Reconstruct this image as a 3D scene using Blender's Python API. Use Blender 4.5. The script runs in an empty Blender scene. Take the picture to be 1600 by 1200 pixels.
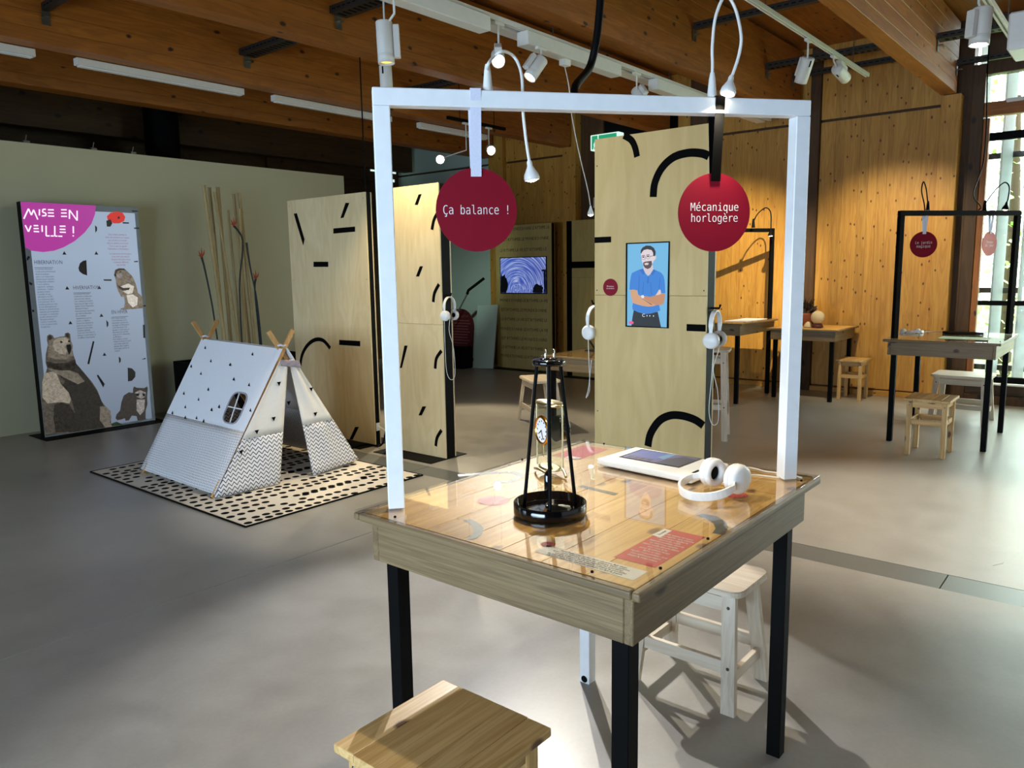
import bpy, bmesh, math, random
from mathutils import Vector, Matrix, Euler
PI = math.pi
R = math.radians
random.seed(7)
C = bpy.context.scene.collection
S = bpy.context.scene

# ---------------------------------------------------------------- camera
cam = bpy.data.cameras.new('camera')
co = bpy.data.objects.new('camera', cam)
C.objects.link(co)
cam.sensor_width = 36.0
cam.lens = 36.0 * 1205.756 / 1600.0
cam.clip_start = 0.02
cam.clip_end = 200
th, pit, rol = 0.69072, 0.145, -0.01573
Fw = Vector((math.cos(th)*math.cos(pit), math.sin(th)*math.cos(pit), -math.sin(pit)))
R0 = Vector((math.sin(th), -math.cos(th), 0))
U0 = R0.cross(Fw)
Rt = R0*math.cos(rol) + U0*math.sin(rol)
Up = -R0*math.sin(rol) + U0*math.cos(rol)
m3 = Matrix((Rt, Up, -Fw)).transposed()
co.matrix_world = Matrix.Translation((0, 0, 1.5)) @ m3.to_4x4()
S.camera = co

# ---------------------------------------------------------------- world, exposure
W = bpy.data.worlds.new('overcast_sky')
S.world = W
W.use_nodes = True
bgn = W.node_tree.nodes['Background']
bgn.inputs[0].default_value = (0.86, 0.97, 1.0, 1)
bgn.inputs[1].default_value = 10.0
S.view_settings.view_transform = 'Standard'
S.view_settings.look = 'None'
S.view_settings.gamma = 1.0
S.view_settings.use_curve_mapping = False
S.view_settings.exposure = 0.0

def aim(o, d):
    o.rotation_euler = Vector(d).to_track_quat('-Z', 'Y').to_euler()
def area(name, loc, d, sx, sy, power, col, portal=False):
    l = bpy.data.lights.new(name, 'AREA'); l.shape = 'RECTANGLE'; l.size = sx; l.size_y = sy
    l.energy = power; l.color = col
    if portal: l.cycles.is_portal = True
    o = bpy.data.objects.new(name, l); C.objects.link(o); o.location = loc; aim(o, d)
    return o
def spot(name, loc, target, power, col, ang=50, blend=.5, rad=.016):
    l = bpy.data.lights.new(name, 'SPOT'); l.energy = power; l.color = col
    l.spot_size = R(ang); l.spot_blend = blend; l.shadow_soft_size = rad
    o = bpy.data.objects.new(name, l); C.objects.link(o); o.location = loc
    aim(o, Vector(target)-Vector(loc)); return o
WARM = (1.0, .85, .58); NEUT = (1.0, .93, .80)
# daylight through the glazing of the facades, plus an added fill
area('daylight_facade_right', (9.45, -1.0, 1.6), (-1, 0, -.15), 4.6, 2.7, 50, (.78, 1.0, .80))
dl = area('daylight_facade_left', (-2.8, 1.6, 1.15), (1, .15, .05), 4.0, 1.1, 155, (.60, .79, 1.0)); dl.data.spread = R(115)
dr = area('fill_left_rear', (-2.8, 6.4, 1.3), (1, -.12, .0), 2.6, 1.3, 42, (.62, .80, 1.0)); dr.data.spread = R(100)  # added cool fill for the broad panel and the tent
area('daylight_facade_front', (3.0, -3.8, 1.9), (0.0, 1, -.1), 6.0, 2.2, 18, (.9, .97, 1.0))
# track spots (most of their fixtures are built below), plus an added fill
spot('spot_backlight', (4.02, 3.39, 2.83), (2.1, 1.9, 0), 470, (.97, .97, 1.0), 46, .6)
spot('spot_table', (4.41, 3.46, 2.80), (2.28, 1.12, .7), 330, (1, .93, .78), 31, .7)
spot('spot_panel', (3.15, 3.50, 2.66), (3.3, 4.05, 0), 130, NEUT, 54, .6)
spot('spot_wall_far', (6.74, 2.45, 2.98), (9.57, 4.4, 1.2), 860, WARM, 46, .8)
spot('spot_wall_right', (7.62, 2.27, 3.15), (9.57, 2.3, 1.15), 250, WARM, 66, .8)
spot('spot_right_floor', (5.0, .82, 2.63), (4.9, .95, 0), 300, NEUT, 66, .7)
spot('spot_far_a', (6.60, 6.48, 2.78), (5.3, 5.0, .2), 330, WARM, 60, .5)
spot('fill_far_wall', (6.98, 6.02, 2.87), (9.2, 9.5, 1.6), 260, (.8, 1, .88), 52, .8)  # added fill standing in for daylight on the pale far wall
spot('spot_narrow_panel', (4.0, 4.45, 2.78), (4.40, 4.58, .6), 110, (1, .80, .45), 84, .6)
spot('spot_screen_panel', (2.30, 3.50, 2.95), (3.6, 2.1, 1.6), 30, (1, .82, .5), 40, .7)

# ---------------------------------------------------------------- materials
def lin(c):
    return tuple(((v/255)/12.92 if v/255 <= .04045 else ((v/255+.055)/1.055)**2.4) for v in c)
def L4(c): return lin(c)+(1,)
def newmat(n):
    m = bpy.data.materials.new(n); m.use_nodes = True
    nt = m.node_tree; b = nt.nodes['Principled BSDF']
    return m, nt, b
def nd(nt, t, **k):
    n = nt.nodes.new(t)
    for a, v in k.items(): setattr(n, a, v)
    return n
def math_(nt, op, a, b=None, c=None):
    n = nd(nt, 'ShaderNodeMath', operation=op)
    for i, v in enumerate((a, b, c)):
        if v is None: continue
        if isinstance(v, (int, float)): n.inputs[i].default_value = v
        else: nt.links.new(v, n.inputs[i])
    return n.outputs[0]
def mixc(nt, f, a, b, mode='MIX'):
    n = nd(nt, 'ShaderNodeMix', data_type='RGBA', blend_type=mode)
    if isinstance(f, (int, float)): n.inputs[0].default_value = f
    else: nt.links.new(f, n.inputs[0])
    for i, v in ((6, a), (7, b)):
        if isinstance(v, tuple): n.inputs[i].default_value = v if len(v) == 4 else v+(1,)
        else: nt.links.new(v, n.inputs[i])
    return n.outputs[2]
def plain(n, c, rough=.5, metal=0, spec=.5, noise=.06, nscale=30, bump=0):
    m, nt, b = newmat(n)
    tc = nd(nt, 'ShaderNodeTexCoord'); nz = nd(nt, 'ShaderNodeTexNoise')
    nz.inputs['Scale'].default_value = nscale
    nt.links.new(tc.outputs['Object'], nz.inputs['Vector'])
    cc = lin(c)
    col = mixc(nt, nz.outputs[0], tuple(v*(1-noise) for v in cc), tuple(min(1, v*(1+noise)) for v in cc))
    nt.links.new(col, b.inputs['Base Color'])
    b.inputs['Roughness'].default_value = rough; b.inputs['Metallic'].default_value = metal
    b.inputs['Specular IOR Level'].default_value = spec
    if bump:
        bp = nd(nt, 'ShaderNodeBump'); bp.inputs['Strength'].default_value = bump
        nt.links.new(nz.outputs[0], bp.inputs['Height']); nt.links.new(bp.outputs[0], b.inputs['Normal'])
    return m
def emit(n, c, s):
    m, nt, b = newmat(n)
    b.inputs['Base Color'].default_value = (0, 0, 0, 1); b.inputs['Roughness'].default_value = .4
    b.inputs['Emission Color'].default_value = L4(c); b.inputs['Emission Strength'].default_value = s
    return m
def wood(n, c1, c2, knot, axis='X', grain=18, knots=1.0, rough=.45, kscale=2.2, var=.10, bump=.08, bands=0):
    """pine: long grain along axis, knots, a slightly different tone for every piece"""
    m, nt, b = newmat(n)
    tc = nd(nt, 'ShaderNodeTexCoord'); oi = nd(nt, 'ShaderNodeObjectInfo')
    off = nd(nt, 'ShaderNodeVectorMath', operation='MULTIPLY_ADD')
    nt.links.new(oi.outputs['Random'], off.inputs[0]); off.inputs[1].default_value = (9, 7, 5)
    nt.links.new(tc.outputs['Object'], off.inputs[2])
    def mapped(along, across):
        mp = nd(nt, 'ShaderNodeMapping'); s = [across]*3; s['XYZ'.index(axis)] = along
        mp.inputs['Scale'].default_value = s; nt.links.new(off.outputs[0], mp.inputs['Vector']); return mp.outputs[0]
    nz = nd(nt, 'ShaderNodeTexNoise'); nz.inputs['Scale'].default_value = 1; nz.inputs['Detail'].default_value = 5
    nz.inputs['Distortion'].default_value = .6
    nt.links.new(mapped(1.1, grain), nz.inputs['Vector'])
    n2 = nd(nt, 'ShaderNodeTexNoise'); n2.inputs['Scale'].default_value = 1; n2.inputs['Detail'].default_value = 3
    nt.links.new(mapped(2.0, grain*7), n2.inputs['Vector'])
    vo = nd(nt, 'ShaderNodeTexVoronoi', voronoi_dimensions='2D'); vo.inputs['Scale'].default_value = 1
    sk = nd(nt, 'ShaderNodeSeparateXYZ'); nt.links.new(off.outputs[0], sk.inputs[0])
    ia = 'XYZ'.index(axis); ib, ic = [i for i in range(3) if i != ia]
    ck_ = nd(nt, 'ShaderNodeCombineXYZ'); nt.links.new(math_(nt, 'MULTIPLY', sk.outputs[ia], kscale), ck_.inputs[0])
    nt.links.new(math_(nt, 'MULTIPLY', math_(nt, 'ADD', sk.outputs[ib], sk.outputs[ic]), kscale*1.7), ck_.inputs[1])
    wn = nd(nt, 'ShaderNodeTexNoise'); wn.inputs['Scale'].default_value = 9; nt.links.new(off.outputs[0], wn.inputs['Vector'])
    wv = nd(nt, 'ShaderNodeVectorMath', operation='MULTIPLY_ADD'); nt.links.new(wn.outputs['Color'], wv.inputs[0]); wv.inputs[1].default_value = (.16, .16, 0)
    nt.links.new(ck_.outputs[0], wv.inputs[2]); nt.links.new(wv.outputs[0], vo.inputs['Vector'])
    f = math_(nt, 'ADD', math_(nt, 'MULTIPLY', nz.outputs[0], .62), math_(nt, 'MULTIPLY', n2.outputs[0], .55))
    ring = math_(nt, 'MULTIPLY', math_(nt, 'SINE', math_(nt, 'MULTIPLY', nz.outputs[0], 42.0)), .12)
    f = math_(nt, 'ADD', f, ring)
    mr = nd(nt, 'ShaderNodeMapRange'); mr.inputs[1].default_value = .3; mr.inputs[2].default_value = .85
    nt.links.new(f, mr.inputs[0])
    col = mixc(nt, mr.outputs[0], L4(c1), L4(c2))
    sep = nd(nt, 'ShaderNodeSeparateColor'); nt.links.new(vo.outputs['Color'], sep.inputs[0])
    gate = math_(nt, 'GREATER_THAN', sep.outputs[0], 1-.55*knots)
    ks = nd(nt, 'ShaderNodeMapRange'); ks.inputs[1].default_value = .05; ks.inputs[2].default_value = .10
    ks.inputs[3].default_value = 1; ks.inputs[4].default_value = 0
    nt.links.new(vo.outputs['Distance'], ks.inputs[0])
    kf = math_(nt, 'MULTIPLY', gate, ks.outputs[0])
    col = mixc(nt, kf, col, L4(knot))
    if bands:
        sx = nd(nt, 'ShaderNodeSeparateXYZ'); nt.links.new(tc.outputs['Object'], sx.inputs[0])
        fr = math_(nt, 'FRACT', math_(nt, 'DIVIDE', sx.outputs[2], bands))
        ln = math_(nt, 'LESS_THAN', fr, .045)
        col = mixc(nt, math_(nt, 'MULTIPLY', ln, .35), col, L4(knot))
    hs = nd(nt, 'ShaderNodeHueSaturation'); nt.links.new(col, hs.inputs['Color'])
    nt.links.new(math_(nt, 'ADD', math_(nt, 'MULTIPLY', oi.outputs['Random'], 2*var), 1-var), hs.inputs['Value'])
    nt.links.new(hs.outputs[0], b.inputs['Base Color'])
    b.inputs['Roughness'].default_value = rough
    bp = nd(nt, 'ShaderNodeBump'); bp.inputs['Strength'].default_value = bump; bp.inputs['Distance'].default_value = .004
    nt.links.new(f, bp.inputs['Height']); nt.links.new(bp.outputs[0], b.inputs['Normal'])
    return m
def glassmat(n, tint=(1, 1, 1), rough=.0, dust=0.0):
    m, nt, b = newmat(n)
    tr = nd(nt, 'ShaderNodeBsdfTransparent'); tr.inputs[0].default_value = tint+(1,)
    gl = nd(nt, 'ShaderNodeBsdfGlossy'); gl.inputs['Roughness'].default_value = rough
    fr = nd(nt, 'ShaderNodeFresnel'); ge = nd(nt, 'ShaderNodeNewGeometry')
    # same reflectance on both faces of the sheet
    nt.links.new(math_(nt, 'MULTIPLY_ADD', ge.outputs['Backfacing'], 1/1.5-1.5, 1.5), fr.inputs[0])
    mx = nd(nt, 'ShaderNodeMixShader')
    nt.links.new(fr.outputs[0], mx.inputs[0]); nt.links.new(tr.outputs[0], mx.inputs[1]); nt.links.new(gl.outputs[0], mx.inputs[2])
    last = mx.outputs[0]
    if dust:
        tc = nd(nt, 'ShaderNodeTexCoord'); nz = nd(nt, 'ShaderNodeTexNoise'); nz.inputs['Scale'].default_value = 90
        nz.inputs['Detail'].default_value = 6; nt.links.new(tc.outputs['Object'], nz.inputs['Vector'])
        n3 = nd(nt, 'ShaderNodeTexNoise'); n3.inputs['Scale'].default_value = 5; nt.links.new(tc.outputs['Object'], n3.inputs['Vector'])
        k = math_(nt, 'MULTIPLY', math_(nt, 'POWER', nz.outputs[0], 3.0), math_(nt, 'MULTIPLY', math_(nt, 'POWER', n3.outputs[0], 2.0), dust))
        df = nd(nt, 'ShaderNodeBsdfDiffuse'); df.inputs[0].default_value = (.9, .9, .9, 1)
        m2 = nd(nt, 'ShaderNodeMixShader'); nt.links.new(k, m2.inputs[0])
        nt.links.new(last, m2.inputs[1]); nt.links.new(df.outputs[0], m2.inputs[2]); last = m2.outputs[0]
    nt.links.new(last, nt.nodes['Material Output'].inputs[0])
    return m
def concrete(n, ca, cb, rough=.32):
    m, nt, b = newmat(n)
    tc = nd(nt, 'ShaderNodeTexCoord')
    def nz(s, d, dist=0):
        k = nd(nt, 'ShaderNodeTexNoise'); k.inputs['Scale'].default_value = s; k.inputs['Detail'].default_value = d
        k.inputs['Distortion'].default_value = dist; nt.links.new(tc.outputs['Object'], k.inputs['Vector']); return k.outputs[0]
    big, mid, fine = nz(.7, 6, .8), nz(5, 8, .3), nz(60, 3)
    f = math_(nt, 'ADD', math_(nt, 'MULTIPLY', big, .55), math_(nt, 'ADD', math_(nt, 'MULTIPLY', mid, .35), math_(nt, 'MULTIPLY', fine, .12)))
    mr = nd(nt, 'ShaderNodeMapRange'); mr.inputs[1].default_value = .32; mr.inputs[2].default_value = .68; nt.links.new(f, mr.inputs[0])
    col = mixc(nt, mr.outputs[0], L4(ca), L4(cb))
    vo = nd(nt, 'ShaderNodeTexVoronoi'); vo.inputs['Scale'].default_value = 2.3; nt.links.new(tc.outputs['Object'], vo.inputs['Vector'])
    sp = math_(nt, 'LESS_THAN', vo.outputs['Distance'], .018)
    col = mixc(nt, math_(nt, 'MULTIPLY', sp, .7), col, L4((60, 58, 55)))
    nt.links.new(col, b.inputs['Base Color'])
    rr = nd(nt, 'ShaderNodeMapRange'); rr.inputs[3].default_value = rough-.08; rr.inputs[4].default_value = rough+.14
    nt.links.new(mid, rr.inputs[0]); nt.links.new(rr.outputs[0], b.inputs['Roughness'])
    bp = nd(nt, 'ShaderNodeBump'); bp.inputs['Strength'].default_value = .05; nt.links.new(mid, bp.inputs['Height'])
    nt.links.new(bp.outputs[0], b.inputs['Normal'])
    return m
def chevron(n, axis, period, rowh, amp):
    """fabric with dark zigzag lines running along axis, stacked in z"""
    m, nt, b = newmat(n)
    tc = nd(nt, 'ShaderNodeTexCoord'); sx = nd(nt, 'ShaderNodeSeparateXYZ'); nt.links.new(tc.outputs['Object'], sx.inputs[0])
    u = sx.outputs['XYZ'.index(axis)]; z = sx.outputs[2]
    tri = math_(nt, 'PINGPONG', u, period)
    v = math_(nt, 'ADD', z, math_(nt, 'MULTIPLY', tri, amp/period))
    fr = math_(nt, 'FRACT', math_(nt, 'DIVIDE', v, rowh))
    ln = math_(nt, 'LESS_THAN', fr, .27)
    col = mixc(nt, ln, L4((232, 230, 232)), L4((28, 26, 34)))
    nt.links.new(col, b.inputs['Base Color']); b.inputs['Roughness'].default_value = .9
    return m
def startrails(n, cy, cz):
    m, nt, b = newmat(n)
    tc = nd(nt, 'ShaderNodeTexCoord'); sx = nd(nt, 'ShaderNodeSeparateXYZ'); nt.links.new(tc.outputs['Object'], sx.inputs[0])
    dy = math_(nt, 'SUBTRACT', sx.outputs[1], cy); dz = math_(nt, 'SUBTRACT', sx.outputs[2], cz)
    r = math_(nt, 'SQRT', math_(nt, 'ADD', math_(nt, 'MULTIPLY', dy, dy), math_(nt, 'MULTIPLY', dz, dz)))
    a = math_(nt, 'ARCTAN2', dz, dy)
    cm = nd(nt, 'ShaderNodeCombineXYZ'); nt.links.new(math_(nt, 'MULTIPLY', r, 75), cm.inputs[0]); nt.links.new(math_(nt, 'MULTIPLY', a, 1.1), cm.inputs[1])
    nz = nd(nt, 'ShaderNodeTexNoise'); nz.inputs['Scale'].default_value = 1; nz.inputs['Detail'].default_value = 4; nt.links.new(cm.outputs[0], nz.inputs['Vector'])
    mr = nd(nt, 'ShaderNodeMapRange'); mr.inputs[1].default_value = .45; mr.inputs[2].default_value = .70; nt.links.new(nz.outputs[0], mr.inputs[0])
    g = nd(nt, 'ShaderNodeMapRange'); g.inputs[1].default_value = -.5; g.inputs[2].default_value = .45; nt.links.new(dy, g.inputs[0])
    base = mixc(nt, g.outputs[0], L4((62, 78, 178)), L4((70, 104, 206)))
    col = mixc(nt, mr.outputs[0], base, L4((205, 222, 255)))
    b.inputs['Base Color'].default_value = (0, 0, 0, 1); b.inputs['Roughness'].default_value = .3
    nt.links.new(col, b.inputs['Emission Color']); b.inputs['Emission Strength'].default_value = .8
    return m

M = {}
PINE = ((214, 172, 104), (176, 126, 62), (92, 52, 22))
for ax in 'XYZ':
    M['pine'+ax] = wood('pine_'+ax.lower(), (226, 190, 128), (186, 144, 82), (100, 64, 34), ax, 16, .6, .42, 3.2)
    M['top'+ax] = wood('pine_top_'+ax.lower(), (226, 182, 104), (194, 146, 72), (110, 66, 30), ax, 20, .9, .42, 3.6)
    M['apron'+ax] = wood('pine_apron_'+ax.lower(), (138, 116, 80), (102, 82, 54), (54, 32, 16), ax, 44, 1.0, .5, 3.0, .05, .15)  # darker pine copy, shade put into the colour of apron and rim
    M['clt'+ax] = wood('spruce_panel_'+ax.lower(), (202, 154, 68), (172, 120, 42), (84, 44, 8), ax, 12, .9, .5, 5.2, .09)
    M['beam'+ax] = wood('glulam_'+ax.lower(), (166, 100, 30), (130, 74, 18), (44, 16, 4), ax, 9, .75, .5, 3.0, .08)
    M['pale'+ax] = wood('birch_'+ax.lower(), (214, 202, 182), (192, 174, 150), (130, 100, 76), ax, 14, .35, .5)
    M['ply'+ax] = wood('poplar_plywood_'+ax.lower(), (220, 200, 156), (206, 182, 134), (150, 118, 76), ax, 4, .0, .5, 1.6, .03, .03)
    M['dark'+ax] = wood('dark_stained_spruce_'+ax.lower(), (84, 56, 20), (60, 38, 12), (28, 14, 4), ax, 9, .8, .6)
M['tentwood'] = wood('tent_pole_wood', (206, 160, 98), (180, 132, 72), (120, 80, 40), 'Z', 30, 0, .5)
M['frame_white'] = plain('white_lacquer', (234, 238, 240), .4)
M['white'] = plain('white_plastic', (232, 232, 228), .35)
M['offwhite'] = plain('white_powder_coat', (214, 212, 204), .5)
M['black'] = plain('black_powder_coat', (4, 4, 4), .6, 0, .10)
M['gloss_black'] = plain('black_gloss_lacquer', (8, 8, 9), .08, 0, .6)
M['red'] = plain('crimson_card', (128, 3, 32), .6, 0, .25)
M['paper'] = plain('white_paper', (235, 234, 236), .7)
M['redpaper'] = plain('red_print', (196, 22, 46), .6)
M['tape'] = plain('black_tape', (3, 3, 3), .7, 0, .06)
M['glaretape'] = plain('glare_washed_black_sticker', (172, 176, 182), .5)  # black stickers, glare on the glass painted into the colour
M['darktape'] = plain('charcoal_sticker', (48, 44, 40), .4)
M['pink'] = plain('glare_washed_red_sticker', (214, 150, 158), .5)  # red sticker, paled by glare painted into the colour
M['steel'] = plain('galvanised_steel', (120, 118, 112), .4, .9)
M['darksteel'] = plain('dark_galvanised_steel', (62, 60, 56), .5, .8)
M['chrome'] = plain('chrome', (220, 220, 220), .12, 1)
M['brass'] = plain('polished_brass', (198, 188, 148), .28, 1)
M['gold'] = plain('gold', (226, 168, 62), .2, 1)
M['wall_white'] = plain('white_painted_plaster', (204, 200, 164), .85, noise=.03, nscale=3)
M['wall_mint'] = plain('pale_painted_board', (176, 196, 182), .8, noise=.04, nscale=3)
M['floor'] = concrete('polished_concrete', (140, 135, 126), (170, 165, 155))
M['cover'] = plain('channel_cover', (104, 106, 102), .32, noise=.08, nscale=4)
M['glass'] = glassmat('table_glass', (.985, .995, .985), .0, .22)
M['pane'] = glassmat('window_glass', (.97, 1, .98), .0)
M['clear'] = glassmat('clear_glass', (.93, .95, .88), .02)
M['strap_white'] = plain('white_webbing', (214, 218, 236), .8, nscale=300, noise=.12)
M['cloth'] = plain('white_cotton', (226, 226, 230), .9, nscale=60, noise=.04, bump=.05)
M['cloth_thin'] = plain('cream_cotton', (224, 220, 214), .9, nscale=60, noise=.04, bump=.05)
M['chevY'] = chevron('zigzag_cotton_side', 'Y', .0105, .0155, .012)
M['chevX'] = chevron('zigzag_cotton_front', 'X', .020, .030, .024)
M['rug'] = plain('ecru_flatweave', (224, 214, 198), .95, nscale=250, noise=.1, bump=.1)
M['bamboo'] = wood('bamboo', (190, 166, 112), (150, 128, 82), (96, 80, 50), 'Z', 30, .2, .45, 2, .2)
M['stem'] = plain('dark_stem', (30, 38, 40), .6)
M['petal'] = plain('rust_petal', (176, 70, 34), .6)
M['pad'] = plain('white_leatherette', (226, 224, 220), .55)
M['bulb'] = emit('lamp_glow', (255, 244, 214), 14)
M['bulb_hot'] = emit('lamp_glow_bright', (255, 252, 246), 30)
M['bulb_warm'] = emit('lamp_glow_warm', (255, 214, 90), 2.0)
M['ext_slat'] = plain('weathered_larch', (205, 214, 216), .8, nscale=8, noise=.2)
M['leaf'] = plain('leaf_green', (130, 184, 96), .5, nscale=2, noise=.5)
M['leaf2'] = plain('leaf_light', (176, 214, 120), .5, nscale=2, noise=.4)
M['bark'] = plain('bark', (80, 64, 48), .9)
M['meadow'] = plain('meadow', (120, 150, 80), .9, nscale=6, noise=.3)
M['sign_green'] = emit('exit_green', (40, 168, 120), .9)
M['sign_white'] = emit('exit_white', (225, 255, 245), 1.0)
M['maroon'] = plain('maroon_board', (74, 16, 20), .6)
M['soil'] = plain('terracotta', (120, 62, 38), .7)
M['plantdark'] = plain('dark_leaf', (28, 22, 26), .5)

# ---------------------------------------------------------------- mesh builder
class MB:
    def __init__(s, T=None): s.v = []; s.f = []; s.sm = []; s.T = T or Matrix()
    def add(s, vs, fs, smooth=False, T=None):
        T = s.T @ T if T else s.T
        k = len(s.v); s.v += [tuple(T @ Vector(v)) for v in vs]
        s.f += [tuple(i+k for i in f) for f in fs]; s.sm += [smooth]*len(fs)
        return s
    def bm(s, b, smooth=False, T=None):
        b.verts.index_update(); s.add([v.co[:] for v in b.verts], [[v.index for v in f.verts] for f in b.faces], smooth, T); b.free(); return s
    def box(s, a, b, bev=0, seg=1, T=None):
        a = Vector(a); b = Vector(b); lo = Vector(map(min, a, b)); hi = Vector(map(max, a, b))
        m = bmesh.new(); bmesh.ops.create_cube(m, size=1)
        for v in m.verts: v.co = Vector([lo[i] if v.co[i] < 0 else hi[i] for i in range(3)])
        if bev: bmesh.ops.bevel(m, geom=m.edges[:], offset=bev, segments=seg, affect='EDGES', profile=.5)
        return s.bm(m, False, T)
    def bar(s, p, q, w, d, up=(0, 0, 1), bev=0):
        """rectangular bar from p to q, w across, d along up"""
        p = Vector(p); q = Vector(q); x = (q-p); L = x.length; x.normalize(); u = Vector(up)
        y = u.cross(x)
        if y.length < 1e-4: y = Vector((0, 1, 0)).cross(x)
        y.normalize(); z = x.cross(y)
        T = Matrix((x, y, z)).transposed().to_4x4(); T.translation = p
        return s.box((0, -w/2, -d/2), (L, w/2, d/2), bev, 1, T)
    def tube(s, pts, r, n=8, smooth=True, cap=True):
        P = [Vector(p) for p in pts]; rs = r if isinstance(r, (list, tuple)) else [r]*len(P)
        t0 = (P[1]-P[0]).normalized(); nrm = t0.orthogonal().normalized(); vs = []; fs = []
        for i, p in enumerate(P):
            t = (P[min(i+1, len(P)-1)]-P[max(i-1, 0)]).normalized()
            nrm = (nrm-t*nrm.dot(t)).normalized(); bn = t.cross(nrm)
            for j in range(n):
                a = 2*PI*j/n; vs.append(p+(nrm*math.cos(a)+bn*math.sin(a))*rs[i])
        for i in range(len(P)-1):
            for j in range(n):
                k = (j+1) % n; fs.append((i*n+j, i*n+k, (i+1)*n+k, (i+1)*n+j))
        s.add(vs, fs, smooth)
        if cap:
            s.add(vs[:n], [tuple(range(n))[::-1]]); s.add(vs[-n:], [tuple(range(n))])
        return s
    def lathe(s, prof, n=24, T=None, smooth=True, loop=False):
        if loop: prof = list(prof)+[prof[0]]
        vs = []; fs = []
        for (r, z) in prof:
            for j in range(n):
                a = 2*PI*j/n; vs.append((r*math.cos(a), r*math.sin(a), z))
        for i in range(len(prof)-1):
            for j in range(n):
                k = (j+1) % n; fs.append((i*n+j, i*n+k, (i+1)*n+k, (i+1)*n+j))
        s.add(vs, fs, smooth, T)
        for i in (0, len(prof)-1):
            if prof[i][0] > 1e-5 and not loop: s.add(vs[i*n:(i+1)*n], [tuple(range(n))], False, T)
        return s
    def prism(s, poly, f, off, th):
        """2-D polygon placed by f(a, b, h) -> 3-D, thickness th above off"""
        n = len(poly); vs = [f(a, b, off) for a, b in poly]+[f(a, b, off+th) for a, b in poly]
        fs = [tuple(range(n))[::-1], tuple(range(n, 2*n))]+[(i, (i+1) % n, n+(i+1) % n, n+i) for i in range(n)]
        return s.add(vs, fs)
    def sheet(s, c, nu, nv, th=.003, bulge=None):
        """cloth patch over corners c00, c10, c11, c01"""
        a, b, cc, d = [Vector(v) for v in c]; nrm = (b-a).cross(d-a).normalized(); g = []
        for j in range(nv+1):
            for i in range(nu+1):
                u, v = i/nu, j/nv
                p = a*(1-u)*(1-v)+b*u*(1-v)+cc*u*v+d*(1-u)*v
                if bulge: p = p+nrm*bulge(u, v)
                g.append(p)
        N = len(g); fs = []
        ix = lambda i, j: j*(nu+1)+i
        for j in range(nv):
            for i in range(nu): fs.append((ix(i, j), ix(i+1, j), ix(i+1, j+1), ix(i, j+1)))
        vs = g+[p-nrm*th for p in g]; f2 = fs+[tuple(k+N for k in f[::-1]) for f in fs]
        bd = [ix(i, 0) for i in range(nu)]+[ix(nu, j) for j in range(nv)]+[ix(i, nv) for i in range(nu, 0, -1)]+[ix(0, j) for j in range(nv, 0, -1)]
        for k in range(len(bd)):
            p, q = bd[k], bd[(k+1) % len(bd)]; f2.append((q, p, p+N, q+N))
        return s.add(vs, f2, True)

def mesh_obj(name, mb, mat, parent=None, world=False, label=None, kind=None):
    me = bpy.data.meshes.new(name)
    vs = mb.v
    if world and parent is not None:
        inv = WM(parent).inverted(); vs = [tuple(inv @ Vector(v)) for v in vs]
    me.from_pydata(vs, [], mb.f)
    me.polygons.foreach_set('use_smooth', mb.sm)
    b = bmesh.new(); b.from_mesh(me); bmesh.ops.recalc_face_normals(b, faces=b.faces); b.to_mesh(me); b.free()
    if mat: me.materials.append(M[mat] if isinstance(mat, str) else mat)
    o = bpy.data.objects.new(name, me); C.objects.link(o)
    if parent is not None: o.parent = parent
    if label: o['label'] = label
    if kind: o['kind'] = kind
    return o
def WM(o):
    m = o.matrix_basis.copy() if o.type else o.matrix_basis.copy()
    m = Matrix.LocRotScale(o.location, o.rotation_euler, o.scale)
    return WM(o.parent) @ m if o.parent else m
def thing(name, label, cat, loc=(0, 0, 0), rz=0, group=None):
    o = bpy.data.objects.new(name, None); C.objects.link(o); o.empty_display_size = .1
    o.location = loc; o.rotation_euler = (0, 0, rz); o['label'] = label; o['category'] = cat
    if group: o['group'] = group
    return o
def tag(o, label, cat, group=None):
    o['label'] = label; o['category'] = cat
    if group: o['group'] = group
    return o
def struct(name, mb, mat, parent=None, world=False):
    o = mesh_obj(name, mb, mat, parent, world); o['kind'] = 'structure'; return o
def dup(root, label, loc=None, rz=None):
    def cp(o, par):
        c = o.copy(); C.objects.link(c); c.parent = par
        for ch in list(o.children): cp(ch, c)
        return c
    r = cp(root, None); r['label'] = label
    if loc is not None: r.location = loc
    if rz is not None: r.rotation_euler = (0, 0, rz)
    return r
def smooth(pts, k=6):
    P = [Vector(p) for p in pts]; out = []
    for i in range(len(P)-1):
        a, b, c, d = P[max(i-1, 0)], P[i], P[i+1], P[min(i+2, len(P)-1)]
        for j in range(k):
            t = j/k
            out.append(.5*((2*b)+(-a+c)*t+(2*a-5*b+4*c-d)*t*t+(-a+3*b-3*c+d)*t**3))
    out.append(P[-1]); return out
def FX(x): return lambda a, b, h: (x-h, a, b)       # plane x = const, seen from -x; a = y, b = z
def FY(y): return lambda a, b, h: (a, y-h, b)       # plane y = const, seen from -y; a = x, b = z
def FZ(z): return lambda a, b, h: (a, b, z+h)
def decal(name, poly, F, mat, parent, off=.0004, th=.0006, label=None):
    return mesh_obj(name, MB().prism(poly, F, off, th), mat, parent, True, label)
def ell(cx, cy, rx, ry, n=28, a0=0, a1=2*PI):
    full = abs(a1-a0-2*PI) < 1e-6; k = n if full else n+1
    return [(cx+rx*math.cos(a0+(a1-a0)*i/n), cy+ry*math.sin(a0+(a1-a0)*i/n)) for i in range(k)]
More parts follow.
